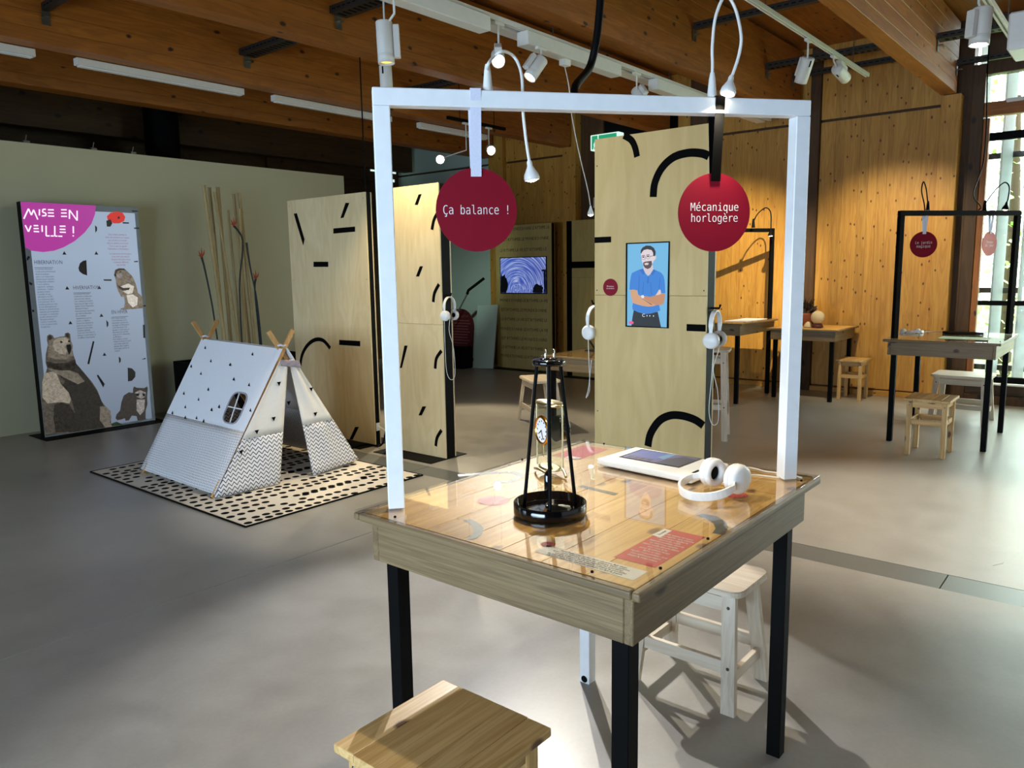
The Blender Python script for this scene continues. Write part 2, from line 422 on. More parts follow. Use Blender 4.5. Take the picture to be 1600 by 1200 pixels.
def band(pts, w):
    """polyline -> flat strip polygon"""
    P = [Vector(p) for p in pts]; l = []; r = []
    for i, p in enumerate(P):
        t = (P[min(i+1, len(P)-1)]-P[max(i-1, 0)]).normalized(); n = Vector((-t.y, t.x))*w/2
        l.append(tuple(p+n)); r.append(tuple(p-n))
    return l+r[::-1]
def arcpoly(cx, cy, r0, r1, a0, a1, n=20):
    return ell(cx, cy, r1, r1, n, a0, a1)+ell(cx, cy, r0, r0, n, a0, a1)[::-1]
try:
    MONO = bpy.data.fonts.load(bpy.utils.resource_path('LOCAL')+'/datafiles/fonts/DejaVuSansMono.woff2')   # ships with Blender
except Exception:
    MONO = None
def text(name, body, size, T, mat, parent, align='CENTER', xs=1.0, sp=1.0, res=2, label=None, ext=.0003, kind=None, shear=0, mono=False):
    cu = bpy.data.curves.new(name, 'FONT'); cu.body = body; cu.size = size; cu.align_x = align; cu.align_y = 'CENTER'
    cu.font = MONO if (MONO and mono) else cu.font; cu.space_line = sp; cu.extrude = ext; cu.resolution_u = res; cu.shear = shear; cu.offset = -.005*size if mono else 0
    o = bpy.data.objects.new(name, cu); C.objects.link(o)
    me = bpy.data.meshes.new_from_object(o.evaluated_get(bpy.context.evaluated_depsgraph_get()))
    bpy.data.objects.remove(o); bpy.data.curves.remove(cu)
    me.transform(T @ Matrix.Diagonal((xs, 1, 1, 1)))
    if parent is not None: me.transform(WM(parent).inverted())
    me.materials.clear(); me.materials.append(M[mat] if isinstance(mat, str) else mat)
    q = bpy.data.objects.new(name, me); C.objects.link(q); q.parent = parent
    if label: q['label'] = label
    if kind: q['kind'] = kind
    return q
def frame3(o, x, y):
    x = Vector(x).normalized(); y = Vector(y).normalized(); z = x.cross(y)
    T = Matrix((x, y, z)).transposed().to_4x4(); T.translation = Vector(o); return T
def TX(x, y, z): return frame3((x, y, z), (0, -1, 0), (0, 0, 1))     # text on a plane facing -x
def TY(x, y, z): return frame3((x, y, z), (1, 0, 0), (0, 0, 1))      # text on a plane facing -y
def toz(d):
    """rotation carrying +z to d"""
    return Vector(d).to_track_quat('Z', 'Y').to_matrix().to_4x4()
def at(loc, d):
    T = toz(d); T.translation = Vector(loc); return T

# ================================================================ SETTING
XW, YL, YF, ZC = 9.577, 8.433, 10.45, 4.02
JY = 3.42
fl = struct('floor', MB().box((-3.1, -4.2, -.14), (9.75, 12.2, -.03)), 'cover')
def slab(x0, x1, y0, y1, mat='floor', z=0.0, name='slab'):
    struct(name, MB().box((x0, y0, -.029), (x1, y1, z)), mat, fl)
g = .003
slab(-3.1, 3.91-g, -4.2, JY-g); slab(-3.1, 3.91-g, JY+g, 12.2)
slab(4.115+g, 9.75, -4.2, JY-g); slab(4.115+g, 9.75, JY+g, 12.2)
for k in range(-4, 10):
    slab(3.91, 4.115, .656+k*1.2+g, .656+(k+1)*1.2-g, 'cover', -.001, 'channel_cover')
struct('floor_patch', MB().prism([(4.71,0.549),(4.747,0.483),(4.448,0.469),(4.376,0.506)], FZ(0), .0002, .001), M['floor'], fl)

# back wall: spruce boards in bays between posts, a shadow gap at z = 3.18
bw = struct('wall_back', MB().box((XW+.05, 1.62, 0), (XW+.25, 12.2, ZC)), 'darkZ')
posts = [(1.69, 1.88), (3.15, 3.27), (4.55, 4.79), (6.14, 6.30), (6.58, 6.81), (7.97, 8.27)]
bays = [(1.88, 3.15), (3.27, 4.55), (4.79, 6.14), (6.81, 7.97)]
for y0, y1 in bays:
    y = y0+.002
    while y < y1-.01:
        w = min(random.choice((.10, .14, .18, .20)), y1-.002-y)
        if y1-.002-y-w < .05: w = y1-.002-y
        struct('board', MB().box((XW, y, .075), (XW+.049, y+w-.0012, 3.165)), 'cltZ', bw)
        struct('upper_board', MB().box((XW, y, 3.195), (XW+.049, y+w-.0012, ZC)), 'cltZ', bw)
        y += w
    struct('baseboard_back', MB().box((XW-.05, y0+.002, 0.0), (XW+.049, y1-.002, .06), .003), 'cltY', bw)
struct('pale_panel', MB().box((XW+.0, 8.275, .06), (XW+.05, 12.0, 3.17)), 'wall_mint', bw)
struct('pale_panel', MB().box((XW+.0, 8.275, 3.20), (XW+.05, 12.0, ZC)), 'wall_mint', bw)
for i, (y0, y1) in enumerate(posts):
    if i in (1, 3): mt = 'darkZ'; dx = .045
    elif i == 4: mt = 'cltZ'; dx = .10
    elif i == 0: mt = 'cltZ'; dx = .12
    else: mt = 'darkZ' if i == 2 else 'cltZ'; dx = .08
    struct('post', MB().box((XW-dx, y0+.002, 0), (XW+.049, y1-.002, 3.262 if i == 0 else ZC), .003), mt, bw)
struct('dark_niche', MB().box((XW-.02, 5.0, 3.30), (XW-.004, 6.13, 3.9)), 'black', bw)

# glazed facade right of the corner post
wf = struct('window_1', MB().box((XW+.02, 1.50, 0), (XW+.16, 1.618, 3.55), .004).box((XW+.02, -4.0, 0), (XW+.16, 1.50, .10), .004)
            .box((XW+.02, -4.0, 3.44), (XW+.16, 1.50, ZC), .004), 'darkZ')
struct('window_frame', MB().box((XW+.03, 1.44, .225), (XW+.13, 1.498, 3.0), .004), 'beamZ', wf)
struct('window_frame', MB().box((XW+.03, -4.0, 3.02), (XW+.13, 1.498, 3.16), .004), 'beamY', wf)
struct('window_frame', MB().box((XW+.03, -4.0, .105), (XW+.13, 1.498, .215), .004), 'darkY', wf)
struct('window_frame', MB().box((XW+.03, .30, .225), (XW+.13, .36, 3.01), .004), 'beamZ', wf)
struct('window_frame', MB().box((XW+.03, -1.2, .225), (XW+.13, -1.1, 3.01), .004), 'beamZ', wf)
struct('window_frame', MB().box((XW+.03, -2.7, .225), (XW+.13, -2.6, 3.01), .004), 'beamZ', wf)
struct('window_rail', MB().box((XW+.05, .365, 1.06), (XW+.10, 1.435, 1.11)), 'black', wf)
struct('window_rail', MB().box((XW+.05, .365, 2.77), (XW+.10, 1.435, 2.85)), 'black', wf)
struct('window_rail', MB().box((XW+.05, .365, .235), (XW+.10, 1.435, .30)), 'black', wf)
struct('window_pane', MB().box((XW+.075, .365, .305), (XW+.081, 1.435, 2.765)), 'pane', wf)
struct('window_pane', MB().box((XW+.075, .3, 3.165), (XW+.081, 1.49, 3.435)), 'pane', wf)
struct('window_pane', MB().box((XW+.075, -1.09, .23), (XW+.081, .29, 3.0)), 'pane', wf)
struct('window_sill', MB().box((XW-.06, .37, .222), (XW+.02, 1.49, .238)), 'white', wf)
struct('window_opener', MB().box((XW-.02, .9, 3.13), (XW+.02, 1.30, 3.165), .004), 'white', wf)
# exterior timber slats and rails
ef = thing('slat_screen', 'weathered grey vertical timber slats outside the window', 'screen', (9.95, 0, -.2))
for k in range(16):
    y = 1.62-k*.25
    mesh_obj('slat', MB(Matrix.Translation((9.94, y-.06, 0)) @ Matrix.Rotation(R(42), 4, 'Z')).box((-.016, -.06, -.2), (.016, .06, 4.3), .004), 'ext_slat', ef, True)
for z in (1.18, 2.62, .33):
    mesh_obj('screen_rail', MB().box((9.965, -3.2, z), (10.01, 1.75, z+.06)), 'darksteel', ef, True)

# other walls of the hall
wl = struct('wall_left', MB().box((-3.0, YL, 0), (6.75, YL+.16, 2.79)), 'wall_white')
struct('wall_far_left', MB().box((-3.0, YF, 0), (9.7, YF+.2, ZC)), 'darkX')
struct('wall_rear', MB().box((-3.2, -4.0, 0), (-3.0, 12.2, ZC)), 'darkY')
struct('wall_right', MB().box((-3.0, -4.2, 0), (9.8, -4.0, ZC)), 'darkX')
ce = struct('ceiling', MB().box((-3.2, -4.2, ZC+.03), (9.83, 12.2, ZC+.2)), 'beamX')
y = -4.2
while y < 12.1:
    w = 1.2
    struct('ceiling_panel', MB().box((-3.2, y+.002, ZC+.001), (9.83, min(y+w, 12.2)-.002, ZC+.029)), 'beamX', ce); y += w
sw = struct('window_2', MB().box((6.9, YF-.05, 3.06), (9.5, YF-.002, 3.42)), 'darkX')
struct('window_frame', MB().box((6.9, YF-.07, 3.40), (9.5, YF-.051, 3.425)), 'offwhite', sw)
for k in range(5):
    struct('window_pane', MB().box((8.90+k*.12, YF-.06, 3.22), (8.99+k*.12, YF-.0505, 3.37)), 'sign_white', sw)
for k in range(2):
    struct('window_pane', MB().box((9.22+k*.12, YF-.06, 3.075), (9.31+k*.12, YF-.0505, 3.12)), 'sign_white', sw)

# ---------------------------------------------------------------- glulam beams
BEAMS = [(1.735, 1.885, 'carried by the corner post by the window'), (3.35, 3.52, 'above the track with rectangular boxes'),
         (5.05, 5.22, 'second from the left-hand partition'), (6.64, 6.82, 'carrying the long white tubes'), (8.13, 8.33, 'just before the left-hand partition')]
for y0, y1, wh in BEAMS:
    b_ = thing('ceiling_beam', 'deep glued laminated timber beam '+wh, 'beam', (0, y0, 3.265), 0, 'glulam beams under the ceiling')
    z = 3.265; k = 0
    hs = [.10, .12, .12, .12, .12, .12]
    for h in hs:
        z2 = min(z+h, ZC)
        mesh_obj('lamella', MB().box((-3.0, y0, z+.0006), (XW-.13, y1, z2-.0006), .0025), 'beamX', b_, True); z = z2
for y0, wh in ((9.9, 'behind the white partition'),):
    b_ = thing('ceiling_beam', 'dark timber beam '+wh, 'beam', (0, y0, 3.2))
    mesh_obj('lamella', MB().box((-3.0, y0, 3.2), (9.4, y0+.2, 3.6)), 'darkX', b_, True)
    mesh_obj('lamella', MB().box((-3.0, y0, 3.602), (9.4, y0+.2, ZC)), 'darkX', b_, True)
tag(mesh_obj('concrete_column', MB().lathe([(.2, 0), (.2, ZC-.005)], 24, Matrix.Translation((4.9, 9.6, 0))), 'black'), 'dark round concrete column rising behind the white partition', 'column')

# ================================================================ TABLES
def exhibit_table(name, label, x0, y0, h, frame=None, W_=1.058, D_=.859, white_leg=False, glass=True, zt=1.948, group='exhibit tables'):
    a, b = W_/2, D_/2; ov = .034; ap = .022
    t = thing(name, label, 'table', (x0+a, y0+b, 0), 0, group)
    zb, za = h-.138, h-.0265
    for s in (-1, 1):
        mesh_obj('apron_board', MB().box((-a+ov, s*(b-ov), zb), (a-ov, s*(b-ov-ap), za), .002), 'apronX', t)
        mesh_obj('apron_board', MB().box((s*(a-ov), -b+ov+ap+.0005, zb), (s*(a-ov-ap), b-ov-ap-.0005, za), .002), 'apronY', t)
    n = 7; rim = .02; w = (2*b-2*rim)/n
    for k in range(n):
        y = -b+rim+k*w
        mesh_obj('plank', MB().box((-a+rim+.0004, y+.0004, h-.026), (a-rim-.0004, y+w-.0004, h-.0062), .0008), 'topX', t)
    for s in (-1, 1):
        mesh_obj('edge_moulding', MB().box((-a, s*b, h-.026), (a, s*(b-rim), h-.0055), .006, 3), 'apronX', t)
        mesh_obj('edge_moulding', MB().box((s*a, -b+rim+.0005, h-.026), (s*(a-rim), b-rim-.0005, h-.0055), .006, 3), 'apronY', t)
    if glass:
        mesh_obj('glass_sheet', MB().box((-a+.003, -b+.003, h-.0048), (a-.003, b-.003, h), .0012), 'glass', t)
        for sx, sy in ((-1, -.75), (-.8, -1), (1, .78), (.85, -1), (-1, .72), (.3, 1), (-.36, -1)):
            mesh_obj('screw', MB().lathe([(.0034, 0), (.0034, .004), (.0015, .005)], 10, Matrix.Translation((sx*(a-.024), sy*(b-.024), h+.0002))), 'black', t)
    li, lw = .058, .042
    for sx in (-1, 1):
        for sy in (-1, 1):
            wl_ = white_leg and sx == 1 and sy == 1
            x = sx*(a-li-lw/2); y = sy*(b-li-lw/2)
            mb = MB().box((x-lw/2, y-lw/2, 0), (x+lw/2, y+lw/2, h-.0268), .0015)
            mesh_obj('leg', mb, 'frame_white' if wl_ else 'black', t, label='white leg with a dark notch at its foot' if wl_ else None)
            if wl_:
                mesh_obj('foot_notch', MB().lathe([(.013, 0), (.013, .001)], 16, at((x-lw/2-.0012, y, .016), (1, 0, 0))), 'black', t)
    if frame:
        L = Vector((-a, b, 0)); Rr = Vector((a, -b, 0)); d = (Rr-L).normalized(); nrm = Vector((d.y, -d.x, 0))
        A = L+d*.0928; B = Rr-d*.0928; q = .0209
        mt = 'frame_white' if frame == 'white' else 'black'
        for p, s in ((A, 1), (B, -1)):
            cpt = p+d*s*q
            T = frame3(cpt, d, -nrm)
            mesh_obj('frame_post', MB().box((-q, -q, h+.0005), (q, q, zt-2*q-.0006), .002, 1, T), mt, t)
        T = frame3((A+B)/2, d, -nrm); hl = (B-A).length/2
        mesh_obj('frame_bar', MB().box((-hl, -q, zt-2*q), (hl, q, zt), .002, 1, T), mt, t)
    return t
T1 = exhibit_table('exhibit_table', 'pine table with glass top and tall white metal frame in the foreground', 1.238, .713, .887, 'white', white_leg=True)
T4 = exhibit_table('exhibit_table', 'pine table with black frame and two small red signs by the window', 7.03, .87, .887, 'black')
T2 = exhibit_table('exhibit_table', 'pine table with black frame behind the right side of the man panel', 8.04, 3.40, .90, 'black')
T3 = exhibit_table('exhibit_table', 'lower pine table with black legs holding a dark plant and glass globe', 8.72, 2.60, .815, None, .79, .79, glass=False)
T5 = exhibit_table('exhibit_table', 'pine table partly hidden behind the left edge of the man panel', 5.45, 3.31, .76, None)

# stickers and papers under the glass of the near table
ZS = .8810
def stick(name, poly, mat, label=None): return decal(name, poly, FZ(ZS), mat, T1, .0001, .0003, label)
rs = tag(mesh_obj('text_sheet', MB().prism([(1.376, .858), (1.612, .858), (1.612, .756), (1.376, .756)], FZ(ZS), .0001, .0003), 'redpaper'), 'red text sheet under the glass near the front corner', 'sheet')
rng = random.Random(3)
WORDS = 'le temps passe la masse du balancier oscille et fait avancer chaque roue dent par dent avec un rythme régulier observe les pendules'.split()
def para(nl, per, r): return '\n'.join(' '.join(r.choice(WORDS) for _ in range(per)) for _ in range(nl))
text('print', para(13, 4, rng), .0145, frame3((1.492, .806, ZS+.0006), (0, -1, 0), (1, 0, 0)), 'paper', rs, 'CENTER', .55, .95, 0, ext=.0001)
lb = decal('heading_label', [(1.55, .862), (1.607, .858), (1.604, .838), (1.545, .838)], FZ(ZS), 'paper', rs, .0006, .0003)
text('print', 'À tester', .012, frame3((1.577, .849, ZS+.0012), (1, 0, 0), (0, 1, 0)), 'tape', rs, 'CENTER', .9, 1, 1, ext=.0001)
ws = tag(mesh_obj('text_strip', MB().prism([(1.298, 1.016), (1.348, 1.016), (1.348, .758), (1.290, .758)], FZ(ZS), .0001, .0003), 'paper'), 'white printed strip under the glass along the front edge', 'sheet')
text('print', para(5, 8, rng), .0115, frame3((1.32, .887, ZS+.0006), (0, -1, 0), (1, 0, 0)), 'tape', ws, 'CENTER', .85, .8, 0, ext=.0001)
rb = tag(mesh_obj('text_sheet', MB().prism([(2.05, 1.525), (2.235, 1.525), (2.235, 1.416), (2.05, 1.416)], FZ(ZS), .0001, .0003), 'redpaper'), 'red text sheet under the glass at the back corner', 'sheet')
decal('heading_label', [(2.052, 1.47), (2.078, 1.47), (2.078, 1.42), (2.052, 1.42)], FZ(ZS), 'paper', rb, .0006, .0003)
def sticker(poly, mat, label): tag(mesh_obj('table_sticker', MB().prism(poly, FZ(ZS), .0001, .0003), mat), label, 'sticker', 'stickers under the table glass')
sticker(ell(1.353, 1.019, .017, .017), 'redpaper', 'tiny red dot touching the white printed strip')
sticker([(1.748,0.847),(1.769,0.836),(1.77,0.8),(1.745,0.766),(1.709,0.743),(1.652,0.727),(1.647,0.755),(1.682,0.763),(1.714,0.783),(1.736,0.812)], 'darktape', 'dark curved sticker near the right edge of the table')
sticker([(1.366,1.298),(1.38,1.28),(1.369,1.244),(1.347,1.21),(1.313,1.186),(1.282,1.176),(1.254,1.191),(1.291,1.2),(1.322,1.22),(1.35,1.254)], 'glaretape', 'black crescent sticker painted pale with glare near the left front edge')
sticker(band(smooth([(1.671,1.602),(1.716,1.566),(1.769,1.532),(1.798,1.492),(1.785,1.446),(1.742,1.431),(1.702,1.437),(1.688,1.468)], 4), .024), 'glaretape', 'long black hook sticker painted pale with glare at the left rear edge')
sticker(ell(1.537, 1.342, .044, .044), 'pink', 'red disc sticker painted pink with glare left of the black tripod')
sticker([(1.788, 1.237), (1.806, 1.232), (1.796, 1.104), (1.773, 1.104)], 'darktape', 'charcoal bar sticker in the middle of the table')
sticker(ell(1.975, .838, .032, .032), 'redpaper', 'red disc sticker beside the white headphones')

# ---------------------------------------------------------------- hanging round signs and gooseneck lamps
def ctx(t, W_=1.058, D_=.859):
    cpt = Vector(t.location); L = cpt+Vector((-W_/2, D_/2, 0)); Rr = cpt+Vector((W_/2, -D_/2, 0)); d = (Rr-L).normalized()
    return L, d, Vector((d.y, -d.x, 0))
def round_sign(label, cpt, d, zt, lines, size, fit, strap, matdisc='red', r=.105, twist=0, sw=.027, barq=.0209):
    cpt = Vector(cpt); nrm = Vector((d.y, -d.x, 0))
    t = thing('round_sign', label, 'sign', cpt, 0, 'round red signs hanging from the table frames')
    dd = Matrix.Rotation(twist, 3, 'Z') @ d; nn = Vector((dd.y, -dd.x, 0))
    T = frame3(cpt, dd, (0, 0, 1))
    mesh_obj('disc', MB().lathe([(r, -.002), (r, .002)], 56, T), matdisc, t, True)
    ny = len(lines)
    for i, ln in enumerate(lines):
        o = text('lettering', ln, size*1.18, frame3(cpt+nn*.0022+Vector((0, 0, ((ny-1)/2-i)*size*.84)), dd, (0, 0, 1)), 'white', t, 'CENTER', 1, 1, 3, mono=True)
        w = max(v.co.x*0+ (Vector(v.co)).dot(dd) for v in o.data.vertices)-min(Vector(v.co).dot(dd) for v in o.data.vertices)
        k = fit[i]/max(w, 1e-6)
        for v in o.data.vertices:
            s_ = Vector(v.co).dot(dd); v.co = v.co+dd*(s_*(k-1))
    # strap: front fall, loop over the bar, back fall
    top = Vector((cpt.x, cpt.y, zt)); zb = cpt.z+r
    mb = MB()
    f0, f1 = top+nrm*(barq+.002), Vector((cpt.x, cpt.y, zb-.022))+nn*.004
    b0, b1 = top-nrm*(barq+.002), Vector((cpt.x, cpt.y, zb-.022))-nn*.004
    def strip(p, q, wd1, wd2, n_):
        h1, h2 = wd1*sw/2, wd2*sw/2; e = n_*.0008
        vs = [p-h1, p+h1, q+h2, q-h2]; vs = [v-e for v in vs]+[v+e for v in vs]
        mb.add(vs, [(0, 1, 2, 3), (7, 6, 5, 4), (0, 4, 5, 1), (1, 5, 6, 2), (2, 6, 7, 3), (3, 7, 4, 0)])
    strip(f0+Vector((0, 0, .002)), f1, d, dd, nrm); strip(b0+Vector((0, 0, .002)), b1, d, dd, nrm)
    strip(f0+Vector((0, 0, .0028)), b0+Vector((0, 0, .0028)), d, d, Vector((0, 0, 1)))
    mesh_obj('strap', mb, strap, t, True)
    return t
L1, d1, n1 = ctx(T1)
round_sign('large crimson disc sign on a white strap, left on the white frame', (1.507, 1.354, 1.657), d1, 1.948, ['Ça balance !'], .037, [.168], 'strap_white')
round_sign('large crimson disc sign on a black strap, right on the white frame', (2.016, .940, 1.650), d1, 1.948, ['Mécanique', 'horlogère'], .035, [.140, .136], 'tape')
L4_, d4, n4 = ctx(T4)
round_sign('small red disc sign on a white strap, left on the black frame', (7.31, 1.517, 1.670), d4, 1.948, ['Le jardin', 'magique'], .036, [.13, .11], 'strap_white', twist=R(-20), r=.108)
M['orange_red'] = plain('coral_card', (200, 70, 52), .55)
round_sign('small coral disc sign turned sideways, on the black frame by the window', (7.803, 1.108, 1.670), d4, 1.948, ['Temps', 'du jour'], .034, [.10, .12], 'strap_white', 'orange_red', twist=R(17), r=.105)

def gooseneck(label, base, pts, hd, mat, bulb, power, scale=1.0, col=(1, .88, .66), group='gooseneck lamps on the table frames', ang=100):
    t = thing('gooseneck_lamp', label, 'lamp', base, 0, group)
    k = scale
    mesh_obj('base_cone', MB().lathe([(.013*k, 0), (.012*k, .012*k), (.0085*k, .05*k), (.0055*k, .066*k)], 16, Matrix.Translation(base)), mat, t, True)
    P = smooth(pts, 5)
    mesh_obj('neck', MB().tube(P, .0042*k, 8), mat, t, True)
    e = Vector(P[-1]); hd = Vector(hd).normalized()
    T = at(e, hd)
    mesh_obj('lamp_head', MB().lathe([(.005*k, -.002*k), (.0075*k, .004*k), (.0075*k, .012*k), (.010*k, .018*k), (.019*k, .034*k), (.021*k, .044*k), (.020*k, .050*k), (.0175*k, .0495*k), (.0165*k, .0445*k)], 20, T), mat, t, True)
    mesh_obj('bulb', MB().lathe([(.0160*k, .0452*k), (.012*k, .0515*k), (.004*k, .054*k), (.0002, .0542*k)], 16, T), bulb, t, True)
    if power:
        l = spot('gooseneck_light', e+hd*.062*k, e+hd, power, col, ang, .6, .012)
    return t
B_L = (1.534, 1.332, 1.9485); B_R = (2.005, .949, 1.9485)
pl = [(1.534, 1.332, 2.00)]+[(1.511,1.309,2.007)]+[(1.548,1.321,2.034),(1.564,1.307,2.047)]+[(1.621,1.322,2.052),(1.634,1.312,2.03),(1.641,1.306,1.991),(1.642,1.306,1.919),(1.648,1.301,1.839),(1.654,1.296,1.787)]
gooseneck('white gooseneck lamp drooping behind the left part of the white bar', B_L, pl, (.10, -.10, -1), 'white', 'bulb_hot', 22)
pr_ = [(2.005, .949, 2.005)]+[(2.005,0.949,2.037),(2.004,0.95,2.085),(2.01,0.945,2.157),(2.03,0.929,2.208),(2.052,0.911,2.181)]+[(2.034,0.884,2.103),(2.031,0.887,2.055),(2.02,0.896,2.011),(2.016,0.9,1.999)]
gooseneck('white gooseneck lamp looped above the black strap on the white bar', B_R, pr_, (-.34, .05, -1), 'white', 'bulb', 16)
c4 = (7.326, 1.504, 1.9485)
gooseneck('black gooseneck lamp in a tall loop above the left red sign', c4, [(7.326, 1.504, 2.0)]+[(7.304,1.508,2.048),(7.29,1.519,2.131),(7.268,1.537,2.183),(7.258,1.545,2.11),(7.283,1.525,2.006)]+[(7.36, 1.53, 1.93)], (0, 0, -1), 'black', 'bulb', 0, 1.2)
gooseneck('black gooseneck lamp arched above the coral sign', (7.75, 1.155, 1.9485), [(7.75, 1.155, 2.0)]+[(7.781,1.121,2.071),(7.826,1.084,2.135),(7.882,1.039,2.183),(7.919,1.009,2.146),(7.916,1.011,2.05),(7.908,1.018,2.018)], (-.1, .1, -1), 'black', 'bulb', 4, 1.3)
gooseneck('black gooseneck lamp right of the crimson disc against the lit spruce wall', (8.66, 3.56, 1.9485), [(8.66, 3.56, 2.01), (8.70, 3.53, 2.10), (8.78, 3.47, 2.17), (8.83, 3.43, 2.12), (8.83, 3.42, 1.98), (8.83, 3.42, 1.93)], (0, 0, -1), 'black', 'bulb', 6, 1.5, WARM)
# pendant over the half-hidden table
pd = thing('pendant_lamp', 'tiny white lamp hanging on a thin cord left of the man panel', 'lamp', (5.9, 3.9, 2.0))
PC = [(4.896, 3.493, 3.0), (4.964, 3.503, 2.865), (5.04, 3.534, 2.684), (5.211, 3.581, 2.412), (5.342, 3.59, 2.151), (5.416, 3.614, 2.03)]
mesh_obj('cord', MB().tube(smooth(PC, 5), .004, 6), 'offwhite', pd, True)
mesh_obj('track_adapter', MB().box((4.86, 3.465, 3.0), (4.94, 3.52, 3.0445), .004), 'white', pd, True)
mesh_obj('lamp_head', MB().lathe([(.006, 0), (.010, -.02), (.026, -.06), (.027, -.075), (.024, -.075)], 16, Matrix.Translation((5.425, 3.616, 2.025))), 'white', pd, True)
mesh_obj('bulb', MB().lathe([(.0235, -.0735), (.015, -.084), (.0005, -.087)], 14, Matrix.Translation((5.425, 3.616, 2.025))), 'bulb', pd, True)
spot('pendant_light', (5.425, 3.616, 1.93), (5.6, 3.7, 0), 8, WARM, 110, .6, .02)
pd.location = (5.425, 3.616, 2.025)
for ch in pd.children:
    for v in ch.data.vertices: v.co = v.co+Vector((5.9, 3.9, 2.0))-Vector((5.425, 3.616, 2.025))
bc = tag(mesh_obj('power_cable', MB().tube(smooth([(1.934,1.254,2.347),(1.933,1.255,2.255),(1.928,1.259,2.179),(1.921,1.265,2.119),(1.907,1.277,2.061)]+[(1.775, 1.232, 1.985), (1.752, 1.212, 1.935)], 5), .011, 8), 'black'), 'thick black cable hanging down behind the white bar', 'cable')

# ================================================================ STOOLS
def square_stool(label, cx, cy, rz=0, w=.35, d=.35, h=.46, n=5):
    t = thing('wooden_stool', label, 'stool', (cx, cy, 0), rz, 'square pine stools')
    a, b = w/2, d/2; pw = d/n
    for k in range(n):
        y = -b+k*pw
        mesh_obj('seat_board', MB().box((-a, y+.0005, h-.022), (a, y+pw-.0005, h), .004 if k in (0, n-1) else .0015, 2), 'pineX', t)
    li, lw = .022, .036
    for sx in (-1, 1):
        for sy in (-1, 1):
            x = sx*(a-li-lw/2); y = sy*(b-li-lw/2)
            mesh_obj('leg', MB().box((x-lw/2, y-lw/2, 0), (x+lw/2, y+lw/2, h-.0225), .003), 'pineZ', t)
            mesh_obj('bolt', MB().lathe([(.005, 0), (.003, .002)], 10, at((x-sx*0-lw/2-.0005 if sx < 0 else x+lw/2+.0005, y, h-.055), (sx, 0, 0))), 'steel', t)
    for z, hh in ((h-.05, .046), (h-.19, .040)):
        for s in (-1, 1):
            mesh_obj('rail', MB().box((-a+li+lw+.0005, s*(b-li-.010), z-hh/2), (a-li-lw-.0005, s*(b-li-.028), z+hh/2), .002), 'pineX', t)
            mesh_obj('rail', MB().box((s*(a-li-.010), -b+li+lw+.0005, z-hh/2), (s*(a-li-.028), b-li-lw-.0005, z+hh/2), .002), 'pineY', t)
    return t
square_stool('square pine stool in the near foreground in front of the glass-topped table', 1.141, 1.16)
square_stool('square pine stool standing before the table with the coral sign', 6.80, 1.285, 0, .37, .33)
square_stool('square pine stool tucked under the right end of the lower table', 9.17, 2.545, 0, .34, .30)
def splay_stool(label, cx, cy, rz=0, k=1.0, h=.43, L=.42, Wd=.27, splx=.055, sply=.03):
    t = thing('splay_leg_stool', label, 'stool', (cx, cy, 0), rz, 'pale stools with splayed legs')
    a, b = Wd/2, L/2
    m = bmesh.new()
    def rr(a, b, r, n=6):
        o = []
        for qx, qy, a0 in ((1, 1, 0), (-1, 1, PI/2), (-1, -1, PI), (1, -1, 1.5*PI)):
            for i in range(n+1):
                t_ = a0+PI/2*i/n; o.append((qx*(a-r)+r*math.cos(t_), qy*(b-r)+r*math.sin(t_)))
        return o
    m.free()
    mesh_obj('seat', MB().prism(rr(a, b, .045), FZ(h-.022), 0, .018).prism(rr(a-.003, b-.003, .043), FZ(h-.004), 0, .004), 'paleY', t)
    tops = {}; feet = {}
    for sx in (-1, 1):
        for sy in (-1, 1):
            tp = Vector((sx*(a-.045), sy*(b-.055), h-.0225)); ft = Vector((sx*(a-.045+splx), sy*(b-.055+sply), 0))
            mb = MB(); wx, wy = .012, .024
            vs = [tp+Vector((i*wx, j*wy, 0)) for i, j in ((-1, -1), (1, -1), (1, 1), (-1, 1))]+[ft+Vector((i*wx, j*wy, 0)) for i, j in ((-1, -1), (1, -1), (1, 1), (-1, 1))]
            mb.add(vs, [(0, 1, 2, 3), (7, 6, 5, 4), (0, 4, 5, 1), (1, 5, 6, 2), (2, 6, 7, 3), (3, 7, 4, 0)])
            mesh_obj('leg', mb, 'paleZ', t); tops[sx, sy] = tp; feet[sx, sy] = ft
            for f in (.12, .62):
                p = tp.lerp(ft, f)
                mesh_obj('plug', MB().lathe([(.006, 0), (.004, .0012)], 10, at(p+Vector((sx*.0125, 0, 0)), (sx, 0, .12))), 'darktape', t)
    for sx in (-1, 1):
        p = tops[sx, -1].lerp(feet[sx, -1], .62); q = tops[sx, 1].lerp(feet[sx, 1], .62)
        e = (q-p).normalized()*.0255
        mesh_obj('stretcher', MB().bar(p+e, q-e, .018, .045), 'paleY', t)
        p = tops[sx, -1].lerp(feet[sx, -1], .10); q = tops[sx, 1].lerp(feet[sx, 1], .10)
        e = (q-p).normalized()*.0255
        mesh_obj('seat_rail', MB().bar(p+e, q-e, .018, .05), 'paleY', t)
    for sy in (-1, 1):
        p = tops[-1, sy].lerp(feet[-1, sy], .72); q = tops[1, sy].lerp(feet[1, sy], .72)
        e = (q-p).normalized()*.0135
        mesh_obj('stretcher', MB().bar(p+e, q-e, .018, .04), 'paleX', t)
    return t
splay_stool('pale splay-legged stool under the right side of the glass-topped foreground table', 2.475, 1.18)
splay_stool('pale splay-legged stool at the half-hidden table behind the black tripod', 6.02, 4.62, R(-36), 1, .45, .50, .30)
splay_stool('pale grey bench stool on the window side behind the table with red signs', 8.42, 1.33, R(0), 1, .46, .50, .42, .05)
